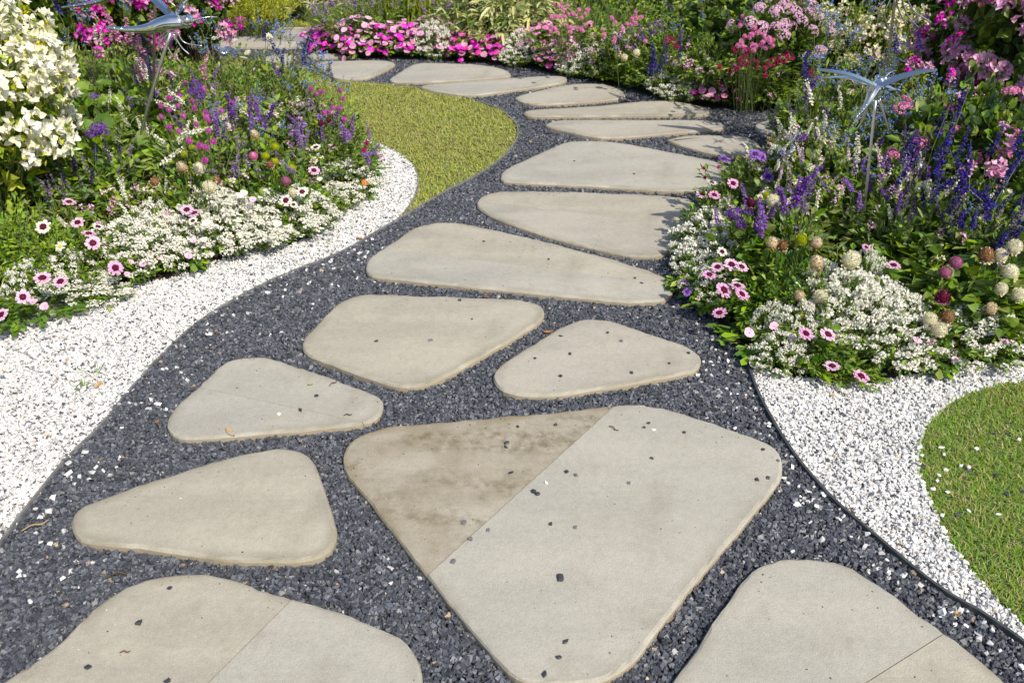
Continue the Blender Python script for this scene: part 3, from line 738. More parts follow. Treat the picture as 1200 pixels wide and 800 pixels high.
# ---- foliage prototypes (mesh, tips) : several variants each
FOL = {}
def fol(key, fn, n=2):
    L_ = []
    for k in range(n):
        g, ms, A, B = fn(); L_.append((g.mesh(key, ms), A, B))
    FOL[key] = L_
fol('mound', lambda: bushy(60, .17, .19, 1000, .042, .013, ['mid', 'bright', 'gloss'], .55, 'spoon', t0=.35), 3)
fol('fine', lambda: bushy(90, .19, .22, 1700, .028, .0085, ['bright', 'mid', 'bright'], .5, small=True, t0=.3), 3)
fol('salvia', lambda: bushy(44, .15, .34, 900, .048, .017, ['mid', 'grey', 'bright'], .3, 'long', t0=.15, up=.6), 3)
fol('heart', lambda: bushy(34, .17, .34, 430, .060, .040, ['mid', 'bright', 'mid'], .4, 'heart', t0=.3, droop=.35), 3)
fol('airy', lambda: bushy(46, .17, .36, 640, .036, .012, ['olive', 'mid', 'bright'], .3, small=True, t0=.1), 3)
fol('euph', lambda: bushy(80, .16, .17, 700, .026, .008, ['grey', 'bright'], .5, small=True, t0=.3), 2)
fol('glossy', lambda: bushy(24, .09, .10, 190, .034, .016, ['gloss', 'bright'], .4, 'spoon', t0=.35, droop=.4, r_st=.0025), 2)
fol('bigleaf', lambda: bushy(60, .30, .60, 1100, .062, .042, ['mid', 'dark', 'bright'], .3, 'heart', t0=.35, droop=.35, stem='wood', r_st=.003), 3)
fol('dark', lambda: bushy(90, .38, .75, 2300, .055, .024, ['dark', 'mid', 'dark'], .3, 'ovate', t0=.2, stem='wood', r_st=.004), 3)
fol('imp', lambda: bushy(70, .18, .20, 1000, .036, .017, ['mid', 'bright', 'dark'], .6, 'ovate', t0=.25), 2)
fol('stripe', lambda: bushy(90, .28, .34, 900, .10, .020, ['cream', 'mid', 'cream', 'cream'], .5, 'long', t0=.35, droop=.5, fold=.35), 2)
fol('gold', lambda: bushy(160, .26, .42, 4600, .030, .0055, ['gold', 'gold', 'yellow'], .5, small=True, t0=.2, up=1.), 1)
fol('lush', lambda: bushy(110, .22, .30, 2200, .026, .014, ['yellow', 'bright', 'mid'], .5, small=True, t0=.3), 2)
def grass_tuft(n, rad, h, w, mats, lean=.5):
    g = Geo(); a = rng.uniform(0, 6.28, n); r = rad * np.sqrt(rng.random(n)) * .4; P = np.c_[r * np.cos(a), r * np.sin(a), np.zeros(n)]
    D = unit(np.c_[np.cos(a) * lean * rng.random(n), np.sin(a) * lean * rng.random(n), np.ones(n)] + rng.normal(0, .08, (n, 3)))
    for j in range(len(mats)):
        m = rng.integers(0, len(mats), n) == j; leaves(g, P[m], D[m], h * rng.uniform(.6, 1.1, m.sum()), w, j, .2, .3, 'long')
    return g.mesh('blades', [ML[q] for q in mats])

FL = dict(
 daisy=mk_daisy('blush', 'maroon', 'maroon'), daisy_w=mk_daisy('white', 'maroon', 'maroon', .022), daisy_v=mk_daisy('violet', 'purple', 'calyx', .026), daisy_p=mk_daisy('orchid_pale', 'maroon', 'maroon', .0235),
 daisy_white=mk_daisy('white', 'white', 'yellow', .022, 10),
 cream_ball=mk_pompon('ivory', .020, 'cream'), aged_ball=mk_pompon('cream', .018, 'brown'), brown_ball=mk_pompon('brown', .0165, 'cream'), lime_ball=mk_pompon('lime', .0165),
 mauve_ball=mk_pompon('mauve', .016), plum_ball=mk_pompon('maroon', .016, 'mauve'), pale_ball=mk_pompon('ivory', .0175, 'cream'), pink_ball=mk_pompon('pink', .017),
 vinca=mk_five('blush', 'crimson', .014, cup=.3), vinca_w=mk_five('white', 'crimson', .014, cup=.3), orange=mk_five('orange', 'yellow', .020),
 imp_m=mk_five('magenta', 'blush', .0185), imp_h=mk_five('hotpink', 'blush', .0185), imp_p=mk_five('dusty', 'crimson', .0185), imp_l=mk_five('blush', 'hotpink', .0185), imp_k=mk_five('pink', 'crimson', .0185),
 gomph=mk_globe('gomph'), gomph_p=mk_globe('pink', .0098), gomph_r=mk_globe('crimson', .0095),
 sp_indigo=[mk_spike('indigo', 'calyx', .115, .0105, 120, .42) for _ in range(3)], sp_purple=[mk_spike('purple', 'violet', .10, .012, 100, .6) for _ in range(2)],
 sp_violet=[mk_spike('violet', 'lilac', .10, .011, 90, .5) for _ in range(2)], sp_white=[mk_spike('white', 'ivory', .10, .0105, 90, .6) for _ in range(2)],
 sp_pink=[mk_spike('dusty', 'mauve', .13, .015, 100, .6) for _ in range(2)], sp_dark=[mk_spike('calyx', 'calyx', .10, .010, 80, .4) for _ in range(2)],
 sp_rosy=[mk_spike('blush', 'white', .09, .010, 80, .5) for _ in range(2)],
 sp_blue=[mk_airy('blue') for _ in range(3)], sp_lav=[mk_spike('lilac', 'violet', .10, .008, 50, .5) for _ in range(2)],
 cl_ivory=[mk_cluster('ivory', 'white', 19, .06, .0155, 'yellow') for _ in range(3)], cl_pink=[mk_cluster('dusty', 'blush', 16, .05, .018, 'mid') for _ in range(3)],
 cl_mag=[mk_cluster('magenta', 'dusty', 13, .048, .018, 'mid') for _ in range(3)], cl_tiny=[mk_cluster('dusty', 'blush', 9, .022, .0085, 'mid') for _ in range(2)], cl_speck=[mk_cluster('ivory', 'blush', 9, .02, .0075, 'bright') for _ in range(2)], cl_lil=[mk_cluster('lilac', 'violet', 9, .02, .0075, 'mid') for _ in range(2)], cl_cream=[mk_cluster('cream', 'ivory', 16, .045, .014) for _ in range(2)], cl_yel=[mk_cluster('lime', 'yellow', 14, .05, .014, 'yellow') for _ in range(2)],
 um_purple=mk_umbel('purple', .024, 55, .006), um_crimson=mk_umbel('crimson', .024, 34, .0075), um_blush=mk_umbel('blush', .036, 70, .007, .8), um_pink=mk_umbel('pink', .028, 40, .008))

def foliage_of(t, key, sc=1., sz=None, k=None):
    v = FOL[key]; m, A, B = v[rng.integers(0, len(v)) if k is None else k]
    a = rng.uniform(0, 6.28); s = (sc, sc, sc if sz is None else sz)
    link('foliage', m, t, rot=(0, 0, a), scale=s)
    c, q = math.cos(a), math.sin(a); Bt = B * s; Bt = np.c_[Bt[:, 0] * c - Bt[:, 1] * q, Bt[:, 0] * q + Bt[:, 1] * c, Bt[:, 2]]
    return Bt
def root(name, loc, label, cat_, group=None):
    o = link(name, None, loc=V3(loc)); return tag(o, label, cat_, group)
def heads(t, tips, flw, n, rise=.02, sc=1., upw=1.2, jit=.35, stalk=True, kind_name=None):
    """n flower parts on chosen stalk tips, spaced apart; extra stalks carry them above the leaves"""
    idx = rng.permutation(len(tips)); ch = []; dmin = .02
    for i in idx:
        if len(ch) >= n: break
        if all(np.linalg.norm(tips[i] - tips[j]) > dmin for j in ch): ch.append(i)
    pos = []
    for i in ch:
        b = tips[i]; r_ = rise * rng.uniform(.5, 1.3); d = unit(b * [1, 1, .1] * .8 + np.array([0, -.25, upw]) * .35 + rng.normal(0, jit, 3) * .35)
        p = b + d * r_; pos.append((b, p)); f = flw[rng.integers(0, len(flw))] if isinstance(flw, list) else flw
        put(f, t, V3(p), aim(d), sc * rng.uniform(.85, 1.15))
    if stalk and pos:
        A = np.array([p[0] * [.95, .95, .75] for p in pos]); B = np.array([p[1] for p in pos])
        if len(pos) <= 16:
            for a_, b_ in zip(A, B): g = Geo(); stems(g, a_[None], b_[None], .0014, 0, .02, 2); link('stem', g.mesh('stem', [ML['stem']]), t)
        else: g = Geo(); stems(g, A, B, .0014, 0, .02, 2); tag(link('stems', g.mesh('stems', [ML['stem']]), t), kind='stuff')
    return pos
# ------------------------------------------------------------------ planting
H0 = dict(mound=(.17, .19), fine=(.19, .22), salvia=(.15, .34), heart=(.17, .34), airy=(.17, .36), euph=(.16, .17), glossy=(.09, .10), bigleaf=(.3, .6), dark=(.38, .75), imp=(.18, .2), stripe=(.28, .34), gold=(.26, .42), lush=(.22, .30))
def bed_margin(p):
    """how far inside a flower bed a point of the ground lies (negative outside)"""
    P = np.array([p[:2]]); best = -9.
    for b in (bedL, bedR, bedB):
        d = edge_dist(P, b)[0]; best = max(best, d if inside(P, b)[0] else -d)
    return best
def fit(pts, m):
    """lower the guessed flower heights until the plant's foot stands m inside its bed"""
    best = (-9, 1.)
    for f in np.linspace(1, .3, 15):
        c = np.mean([G(x, y, z * f)[:2] for x, y, z in pts], 0); q = bed_margin(c)
        if q >= m: return f
        best = max(best, (q, f))
    return best[1]
def custom(name, label, cat_, fkey, items, group=None, rad=None, h=None, stalk_mat='stem', lean=.25):
    """a plant whose flowers stand where the photograph shows them: items = (px, py, height, flower, scale)"""
    f_ = fit([i[:3] for i in items], .07 if name != 'small_flower' else -.1)
    pts = [(G(i[0], i[1], i[2]), i) for i in items]
    zmax = max(i[2] for i in items)
    c = np.mean([G(i[0], i[1], i[2] * f_)[:2] for i in items], 0); c = np.array([c[0], c[1], .015])
    t = root(name, c, label, cat_, group)
    spread = max([np.linalg.norm(p[:2] - c[:2]) for p, _ in pts] + [0])
    r0, h0 = H0[fkey]; rad = min(rad or 9, max(.10, spread + .05)); hm = np.mean([i[2] for i in items]) * .88 * (.35 + .65 * f_); h = min(h or 9, hm)
    foliage_of(t, fkey, rad / r0, h / h0)
    A, B = [], []
    for p, i in pts:
        q = p - c; f = FL[i[3]]; f = f[rng.integers(0, len(f))] if isinstance(f, list) else f
        sp = f.name in ('flower_spike',)
        d = unit(np.array([0, 0, 1.]) + rng.normal(0, lean * .7, 3)) if sp else unit(q * [.8, .8, 0] + np.array([.12, -.42, 1]) + rng.normal(0, lean, 3))
        s = (i[4] if len(i) > 4 else 1.) * rng.uniform(.92, 1.08)
        put(f, t, V3(q), aim(d), s); base = np.array([q[0] * .4, q[1] * .4, 0.02])
        A.append(base); B.append(q - d * (.03 * s if sp else .004))
    for a_, b_ in zip(A, B):
        g = Geo(); stems(g, a_[None], b_[None], .0016, 0, .06, 5); link('stem', g.mesh('stem', [ML[stalk_mat]]), t)
    return t
def auto(name, label, cat_, px, py, z, fkey, flw, n, rad, h, rise=.03, sc=1., group=None, k=None):
    f_ = fit([(px, py, z)], min(.6 * rad, .12)); z *= f_; h *= max(f_, .6)
    c = G(px, py, z); t = root(name, (c[0], c[1], .015), label, cat_, group)
    r0, h0 = H0[fkey]; tips = foliage_of(t, fkey, rad / r0, h / h0, k)
    if n > len(tips): tips = np.vstack([tips, tips * [1.02, 1.02, .8] + rng.normal(0, .015, tips.shape)])
    if n: heads(t, tips, sum([FL[q] if isinstance(FL[q], list) else [FL[q]] for q in flw], []), n, rise, sc)
    return t
# white cloud plants: mounds with thousands of tiny blossoms
EU = []
for _ in range(4):
    g, ms, A, B = bushy(120, .18, .15, 1500, .024, .008, ['grey', 'bright', 'mid'], .7, small=True, t0=.3)
    b = Geo(); k = rng.integers(0, len(B), 2800); P = B[k] + rdir(2800, -.2, 1) * (rng.random((2800, 1)) ** .4) * [.019, .019, .012] + [0, 0, .012]
    stars(b, P, rng.uniform(.0034, .0056, 2800), 0)
    EU.append((g.mesh('foliage', ms), b.mesh('blossoms', [MP['white']])))
def cloud(px, py, z, label, sx=1., sy=1., sz=1., group='white cloud plants with tiny blossoms'):
    z *= fit([(px, py, z)], .05 * sx); c = G(px, py, z); t = root('cloud_plant', (c[0], c[1], .012), label, 'flowering plant', group)
    f, b = EU[rng.integers(0, len(EU))]; a = rng.uniform(-.4, .4); s = (sx, sy, sz)
    link('foliage', f, t, rot=(0, 0, a), scale=s); tag(link('blossoms', b, t, rot=(0, 0, a), scale=s), kind='stuff')
def shrub(name, label, cat_, px, py, rad, h, flw, n, fkey='bigleaf', fsc=1., zlo=.15, sc=1., front=.55, group=None, cz=.55):
    c = G(px, py, 0.0); t = root(name, (c[0], c[1], .015), label, cat_, group); r0, h0 = H0[fkey]
    for q in range(2): foliage_of(t, fkey, rad / r0 * (.98 if q == 0 else .8), h / h0 * (.92 if q == 0 else .99))
    fl = sum([FL[q] if isinstance(FL[q], list) else [FL[q]] for q in flw], []); k = 0
    while k < n:
        d = rdir(1, -.6, 1)[0]
        if d[1] > .35 and rng.random() < front: continue
        p = np.array([0, 0, h * cz]) + d * [rad, rad, h * (1 - cz) * 1.02] * rng.uniform(.86, 1.05)
        if p[2] < zlo * h: continue
        put(fl[rng.integers(0, len(fl))], t, V3(p), aim(unit(d + [0, 0, .4] + rng.normal(0, .2, 3))), sc * rng.uniform(.8, 1.2)); k += 1
    return t
def un(px, py, z, n, sx, sy, kinds, sc=1., zs=.04):
    return [(px + rng.normal(0, sx), py + rng.normal(0, sy), z + rng.normal(0, zs), kinds[rng.integers(0, len(kinds))], sc) for _ in range(n)]

# undergrowth of each bed
def undergrowth(poly, per, hmin, hmax, slope, label, mats=('mid', 'bright', 'bright', 'olive')):
    P = scatter(poly, per); ed = edge_dist(P, poly); P = P[ed > .03]; ed = ed[ed > .03]
    g = Geo(); n = len(P); h = np.minimum(hmax, hmin + slope * ed) * rng.uniform(.4, 1.15, n)
    P0 = np.c_[P, np.full(n, .016)]; tip = P0 + np.c_[rng.normal(0, .25, (n, 2)) * h[:, None], h]
    at = stems(g, P0, tip, .0014, len(mats), .1, 3)
    m = 9; idx = np.repeat(np.arange(n), m); Q, T = at(idx, rng.uniform(.1, 1, len(idx)) ** .8)
    D = unit(T * .3 + rdir(len(idx)) * .9 + [0, 0, .25]); L_ = rng.uniform(.022, .05, len(idx)); k = rng.integers(0, len(mats), n)[idx]
    for j in range(len(mats)):
        q = k == j; small_leaves(g, Q[q], D[q], L_[q], L_[q] * .5, j)
    tag(link('undergrowth', g.mesh('undergrowth', [ML[x] for x in mats] + [ML['stem']])), label, None, None, 'stuff')
undergrowth(bedL, 900, .05, .32, .35, 'mixed leafy undergrowth filling the left bed')
undergrowth(bedR, 900, .05, .34, .40, 'mixed leafy undergrowth filling the right bed')
undergrowth(shrink(resample(bedB, .1), .10), 430, .05, .45, .30, 'mixed leafy undergrowth filling the bed along the back')

GD = 'daisy plants along the bed edges'
# ---- left bed, front edge
custom('daisy_plant', 'pink daisies at the lower left end of the left bed, next to white gravel', 'daisy plant', 'mound', [(2,369,.14,'daisy'),(27,348,.16,'daisy'),(50,326,.18,'daisy',1.15),(71,330,.17,'daisy'),(38,354,.11,'vinca'),(52,359,.10,'vinca')], GD, .22, .16)
custom('daisy_plant', 'seven pink and white daisies in the bright green clump of the left bed', 'daisy plant', 'fine', [(51,266,.22,'daisy_w',1.1),(71,289,.2,'daisy_white'),(81,237,.25,'daisy'),(91,261,.24,'daisy'),(104,274,.22,'daisy'),(115,266,.22,'daisy_w',.9),(109,285,.2,'daisy')], GD, .26, .2)
custom('daisy_plant', 'single dark eyed pink daisy in front of the small white cloud plants', 'daisy plant', 'mound', [(135,314,.15,'daisy_p')], GD, .16, .12)
custom('daisy_plant', 'three pink daisies beside the broad white cloud of the left bed', 'daisy plant', 'fine', [(219,246,.22,'daisy'),(228,250,.21,'daisy'),(226,259,.2,'daisy_w',.8)], GD, .12, .19)
custom('daisy_plant', 'white rimmed daisies near the mauve cone, right part of the left bed', 'daisy plant', 'mound', [(335,235,.2,'daisy_w'),(354,225,.22,'daisy_w'),(375,210,.2,'vinca_w',.8),(344,240,.18,'daisy_w',.7)], GD, .13, .17)
custom('daisy_plant', 'two maroon centred daisies at the tip of the left bed', 'daisy plant', 'mound', [(370,173,.24,'daisy_w'),(368,200,.22,'daisy'),(430,168,.2,'gomph_r'),(427,176,.2,'gomph_r')], GD, .16, .2)
for k, (x, y, lab) in enumerate([(18,288,'bright fine leaved clump at the left picture edge below the white bougainvillea'),(60,300,'fine leaved clump behind the lowest pink daisies'),(25,225,'feathery light green clump right under the white bougainvillea'),(150,300,'low green clump between the single daisy and the pink vinca')]):
    auto('leafy_plant', lab, 'leafy plant', x, y, .12, 'fine', [], 0, .18 if k != 3 else .12, .21 if k != 3 else .13, group='green clumps without flowers')
auto('leafy_plant', 'round deep green bush at the front of the left bed, beside the white gravel', 'leafy plant', 372, 252, .10, 'fine', [], 0, .13, .20, group='green clumps without flowers')
custom('vinca_plant', 'glossy vinca with three pale pink flowers near the white gravel on the left', 'vinca', 'glossy', [(161,296,.12,'vinca'),(168,309,.10,'vinca'),(153,307,.11,'vinca',.8),(149,321,.08,'vinca',.8)], 'glossy vinca plants', .10, .10)
custom('vinca_plant', 'glossy vinca with big paddle leaves under the broad white cloud, left bed', 'vinca', 'glossy', [(221,300,.10,'vinca'),(227,282,.14,'vinca',.8),(239,281,.14,'vinca_w'),(187,301,.10,'vinca',.8)], 'glossy vinca plants', .13, .12)
custom('vinca_plant', 'vinca with a red and white bloom on the crest of the white cloud, left bed', 'vinca', 'glossy', [(286,226,.24,'vinca_w',1.1),(281,229,.24,'vinca_w',.9),(296,234,.22,'vinca'),(242,261,.2,'vinca_w'),(325,262,.2,'vinca_w')], 'glossy vinca plants', .07, .18)
for x, y, z, lab, a, b, c in [(155,278,.12,'white cloud plant behind the single dark eyed daisy, left bed',1.0,.7,1.),(190,262,.15,'white cloud plant between two groups of pink daisies, left bed',.8,.7,1.),
    (84,318,.10,'small white cloud patch beside the lowest pink daisies',.55,.5,.8),(90,351,.05,'lowest white cloud mound spilling over the white gravel on the left',.85,.5,.5),(35,335,.1,'thin white cloud patch at the left picture edge',.4,.4,.8),
    (250,245,.17,'large white cloud behind the paddle leaved vinca',1.1,.8,1.15),(272,272,.13,'front of the white cloud overhanging the gravel beside the paddle leaves',1.0,.8,.95),(312,252,.15,'white cloud left of the round deep green bush',1.0,.8,1.),
    (300,285,.06,'low skirt of the white cloud touching the white gravel, left bed',.8,.5,.6),(350,212,.2,'white cloud patch below the lime pompons',.7,.5,1.),(402,222,.10,'white cloud patch right of the round deep green bush',.7,.7,.8),(396,240,.06,'sparse white cloud at the gravel edge near the orange flower',.5,.5,.6),
    (255,222,.22,'white cloud under the cream pompons of the left bed',.8,.5,1.3),(175,240,.2,'narrow white cloud tip left of the cream pompons',.5,.5,1.2)]:
    cloud(x, y, z + .02, lab, a * 1.22, b * 1.25, c * 1.12)
custom('small_flower', 'single orange flower over the white gravel at the tip of the left bed', 'flower', 'glossy', [(428,214,.09,'orange',.75)], None, .04, .05)
auto('leafy_plant', 'yellow green bush closing the right tip of the left bed', 'leafy plant', 400, 172, .15, 'fine', ['gomph_r'], 4, .17, .24, group='green clumps without flowers')
auto('leafy_plant', 'small loose bush with blue florets beside the orange flower', 'leafy plant', 405, 205, .10, 'mound', ['sp_blue'], 3, .12, .15, .01, .35, group='green clumps without flowers')
custom('salvia_plant', 'violet salvia drooping over the gravel at the right tip of the left bed', 'salvia', 'salvia', [(410,163,.25,'sp_violet'),(425,180,.2,'sp_violet',.8),(432,190,.2,'sp_violet',.9),(345,203,.26,'sp_violet',.7),(352,170,.3,'sp_violet')], 'salvias of the left bed', .15, .2, lean=.9)
# ---- left bed, middle
GP = 'pompon plants among the beds'
custom('pompon_plant', 'pair of cream pompons and browned ones on the left white cloud', 'dahlia', 'mound', [(213,195,.30,'aged_ball',1.1),(233,197,.30,'cream_ball',1.1),(245,219,.26,'cream_ball',1.05),(181,213,.28,'brown_ball'),(254,212,.26,'brown_ball',.9)], GP, .14, .24)
custom('pompon_plant', 'cream pompons with ragged petals behind the lime pompons', 'dahlia', 'airy', [(298,157,.33,'aged_ball',.95),(267,148,.34,'cream_ball',.9)], GP, .14, .3)
custom('pompon_plant', 'four lime green pompons around a browned one', 'dahlia', 'mound', [(322,172,.30,'lime_ball'),(311,183,.29,'lime_ball'),(322,190,.28,'lime_ball'),(342,197,.27,'lime_ball'),(316,193,.28,'brown_ball',.9)], GP, .14, .25)
custom('pompon_plant', 'two lime green pompons above the pair of cream pompons', 'dahlia', 'mound', [(215,180,.32,'lime_ball',.85),(225,173,.33,'lime_ball',.75)], GP, .1, .28)
custom('pompon_plant', 'mauve cone shaped pompon beside a ghostly pale one, left bed', 'dahlia', 'mound', [(335,212,.26,'mauve_ball',1.15),(343,225,.22,'pale_ball',.9),(297,183,.3,'pink_ball',.9)], GP, .13, .2)
custom('pompon_plant', 'dark maroon pompons near the lawn side of the left bed', 'dahlia', 'airy', [(385,141,.3,'plum_ball',.8),(376,145,.3,'plum_ball',.8),(406,155,.26,'mauve_ball',.9),(137,238,.27,'plum_ball',.8),(152,267,.2,'crimson' in MP and 'plum_ball',.5)][:3], GP, .12, .27)
custom('gomphrena_plant', 'orchid coloured globe flowers beside the slanting steel pole', 'globe amaranth', 'airy', [(x, y, .42 + .0, 'gomph') for x, y in [(189,124),(198,129),(209,125),(215,136),(228,127),(189,137),(199,149),(230,146),(241,132),(242,137),(245,142),(245,153),(250,166),(235,171),(260,130),(272,121),(210,154),(222,165),(234,171),(242,173),(217,98),(211,112),(199,115),(240,188),(226,119),(239,105)]], 'globe amaranth plants', .2, .36)
custom('gomphrena_plant', 'globe flowers nodding over the lawn side of the left bed', 'globe amaranth', 'airy', [(x, y, .34, 'gomph') for x, y in [(399,106),(402,116),(398,127),(377,108),(385,131),(380,132),(404,140),(364,104),(371,110),(390,126)]], 'globe amaranth plants', .15, .28)
for x, y, z, lab in [(130,120,.38,'broad heart leaved plant left of the slanting steel pole'),(165,140,.36,'broad heart leaved plant around the foot of the slanting pole'),(110,180,.30,'heart leaved plant in front of the white bougainvillea'),(85,135,.40,'heart leaved plant touching the right side of the white bougainvillea'),(60,195,.26,'shaded heart leaved plant under the white bougainvillea'),(190,190,.28,'heart leaved plant left of the cream pompons')]:
    auto('leafy_plant', lab, 'leafy plant', x, y, z * .7, 'heart', [], 0, .19, z, group='heart leaved plants of the left bed')
for x, y, z, lab in [(270,190,.26,'narrow leaved plant between the cream and the lime pompons'),(330,150,.28,'narrow leaved plant behind the lime pompons'),(280,115,.34,'loose green plant behind the globe flowers'),(330,110,.34,'airy green plant in the middle of the left bed'),(370,130,.28,'airy green plant at the lawn side of the left bed'),(240,98,.34,'tall airy green plant behind the steel pole'),(300,98,.26,'tall airy plant in front of the brick path'),(140,215,.24,'grey green narrow leaved plant in front of the heart leaved ones')]:
    auto('leafy_plant', lab, 'leafy plant', x, y, z * .7, 'airy' if y < 135 and 'airy' in lab or 'loose' in lab else 'salvia', [], 0, .2, z, group='narrow leaved plants of the left bed')
custom('verbena_plant', 'deep purple verbena clusters in front of the white bougainvillea', 'verbena', 'heart', [(115,150,.40,'um_purple',1.1),(107,157,.38,'um_purple',.9),(122,156,.38,'um_purple',.9),(85,112,.42,'um_purple',.7),(110,113,.42,'um_purple',.7)], 'purple verbena plants', .16, .34)
custom('verbena_plant', 'dense purple verbena head beside the globe flowers', 'verbena', 'airy', [(230,102,.40,'um_purple',1.05),(226,108,.39,'um_purple',.8),(235,112,.37,'um_purple',.8)], 'purple verbena plants', .1, .34)
GS = 'salvias of the left bed'
custom('salvia_plant', 'indigo salvia in the shade right of the white bougainvillea', 'salvia', 'salvia', [(88,146,.34,'sp_indigo'),(76,160,.3,'sp_indigo',.8),(65,183,.28,'sp_dark'),(82,120,.36,'sp_purple',.8),(112,100,.4,'sp_dark')], GS, .14, .3)
custom('salvia_plant', 'purple salvia spikes rising out of the globe flowers', 'salvia', 'salvia', [(274,138,.38,'sp_purple'),(256,158,.32,'sp_violet'),(263,163,.3,'sp_violet'),(275,150,.33,'sp_purple'),(294,135,.36,'sp_purple',.8),(254,148,.34,'sp_violet')], GS, .13, .3)
custom('salvia_plant', 'purple salvia with two curved spikes behind the lime pompons', 'salvia', 'salvia', [(315,140,.34,'sp_purple'),(313,150,.32,'sp_purple'),(305,131,.36,'sp_violet',.8),(295,152,.34,'sp_violet',.8),(290,195,.26,'sp_lav'),(280,190,.26,'sp_lav'),(350,163,.3,'sp_violet')], GS, .14, .28)
custom('salvia_plant', 'white salvia spikes left of the slanting steel pole', 'salvia', 'salvia', [(135,192,.24,'sp_white',.8),(143,128,.34,'sp_white',.7),(152,148,.30,'sp_white',.8),(172,160,.28,'sp_white',.8),(128,120,.38,'sp_white',.7),(120,52,.5,'sp_white',.8),(113,45,.5,'sp_white',.8)], GS, .16, .3)
custom('salvia_plant', 'white fuzzy salvia spikes lying across the globe flowers', 'salvia', 'salvia', [(205,128,.4,'sp_white'),(215,122,.4,'sp_white',.9),(208,165,.34,'sp_white'),(222,155,.36,'sp_white'),(196,172,.32,'sp_white'),(230,155,.35,'sp_white',.8),(190,190,.3,'sp_white')], GS, .14, .3, lean=1.1)
custom('salvia_plant', 'slaty dark spikes leaning in front of the heart leaved plants', 'salvia', 'salvia', [(140,178,.3,'sp_dark'),(128,186,.28,'sp_dark'),(66,178,.28,'sp_dark',1.1),(88,200,.25,'sp_dark',1.1),(150,182,.3,'sp_lav'),(112,188,.28,'sp_indigo',.6)], GS, .13, .25, lean=.7)
custom('salvia_plant', 'pink foxglove like spikes under the lower steel dragonfly', 'salvia', 'salvia', [(152,52,.5,'sp_pink'),(160,58,.48,'sp_pink'),(140,46,.52,'sp_pink'),(176,48,.5,'sp_pink'),(168,66,.46,'sp_pink',.9),(165,45,.5,'sp_dark'),(115,60,.5,'cl_mag',.5),(134,42,.52,'sp_pink')], GS, .15, .4)
custom('salvia_plant', 'indigo and slate spikes between the two steel poles', 'salvia', 'salvia', [(170,72,.44,'sp_dark'),(175,82,.42,'sp_indigo',.9),(168,85,.4,'sp_white',.8),(172,60,.46,'sp_dark'),(178,90,.4,'sp_indigo',.7),(185,75,.42,'sp_dark')], GS, .12, .38)
GB = 'light blue sages'
custom('sage_plant', 'light blue sage at the upper left corner behind the white bougainvillea', 'sage', 'airy', [(98,38,.55,'sp_blue'),(105,45,.52,'sp_blue'),(92,28,.58,'sp_blue'),(80,68,.5,'sp_blue',.8),(70,15,.6,'sp_indigo'),(82,10,.6,'sp_blue')], GB, .16, .44)
custom('sage_plant', 'light blue sage under the lower dragonfly tail', 'sage', 'airy', [(145,22,.55,'sp_blue',.7),(152,26,.55,'sp_blue',.7),(196,60,.48,'sp_blue',.6),(100,52,.5,'sp_indigo',.7)], GB, .12, .45)
custom('sage_plant', 'loose light blue sage right of the lower dragonfly', 'sage', 'airy', [(243,82,.36,'sp_blue'),(252,78,.36,'sp_blue'),(262,84,.36,'sp_blue',.9),(246,42,.44,'sp_blue',.8),(240,38,.45,'sp_blue',.7),(258,48,.4,'sp_blue',.6),(272,60,.36,'sp_blue',.6)], GB, .16, .32)
custom('sage_plant', 'light blue sage in front of the brick path', 'sage', 'airy', [(305,50,.40,'sp_blue'),(316,52,.4,'sp_blue'),(330,56,.4,'sp_blue'),(340,62,.36,'sp_blue',.8),(352,70,.34,'sp_blue',.8),(320,80,.34,'sp_blue',.8),(335,42,.42,'sp_blue',.8),(368,62,.34,'sp_blue',.6)], GB, .17, .34)
custom('sage_plant', 'light blue sage leaning over the crescent lawn', 'sage', 'airy', [(378,92,.36,'sp_blue'),(388,98,.35,'sp_blue'),(370,100,.34,'sp_blue'),(408,122,.3,'sp_blue',.8),(398,118,.3,'sp_blue',.8),(358,118,.33,'sp_blue',.8),(345,105,.34,'sp_blue',.8),(385,112,.32,'sp_blue')], GB, .17, .28)
custom('salvia_plant', 'dark indigo spikes standing in front of the brick path', 'salvia', 'airy', [(330,70,.42,'sp_indigo',1.0),(330,84,.38,'sp_indigo'),(358,62,.42,'sp_indigo',1.1),(357,76,.38,'sp_indigo',1.),(345,82,.36,'sp_dark'),(310,48,.42,'sp_indigo',.8),(390,95,.34,'sp_indigo',.8),(326,90,.36,'sp_purple',.8)], GS, .15, .33)
custom('daisy_plant', 'small white daisies at the far end of the left bed', 'daisy plant', 'airy', [(315,43,.4,'daisy_white',.9),(286,68,.36,'daisy_white',.9),(252,45,.4,'daisy_white',.8),(208,60,.44,'daisy_white',.8),(337,10,.42,'daisy_white',.8),(290,62,.36,'daisy_white',.8),(275,47,.38,'daisy_white',.7)], 'white daisies', .14, .34)
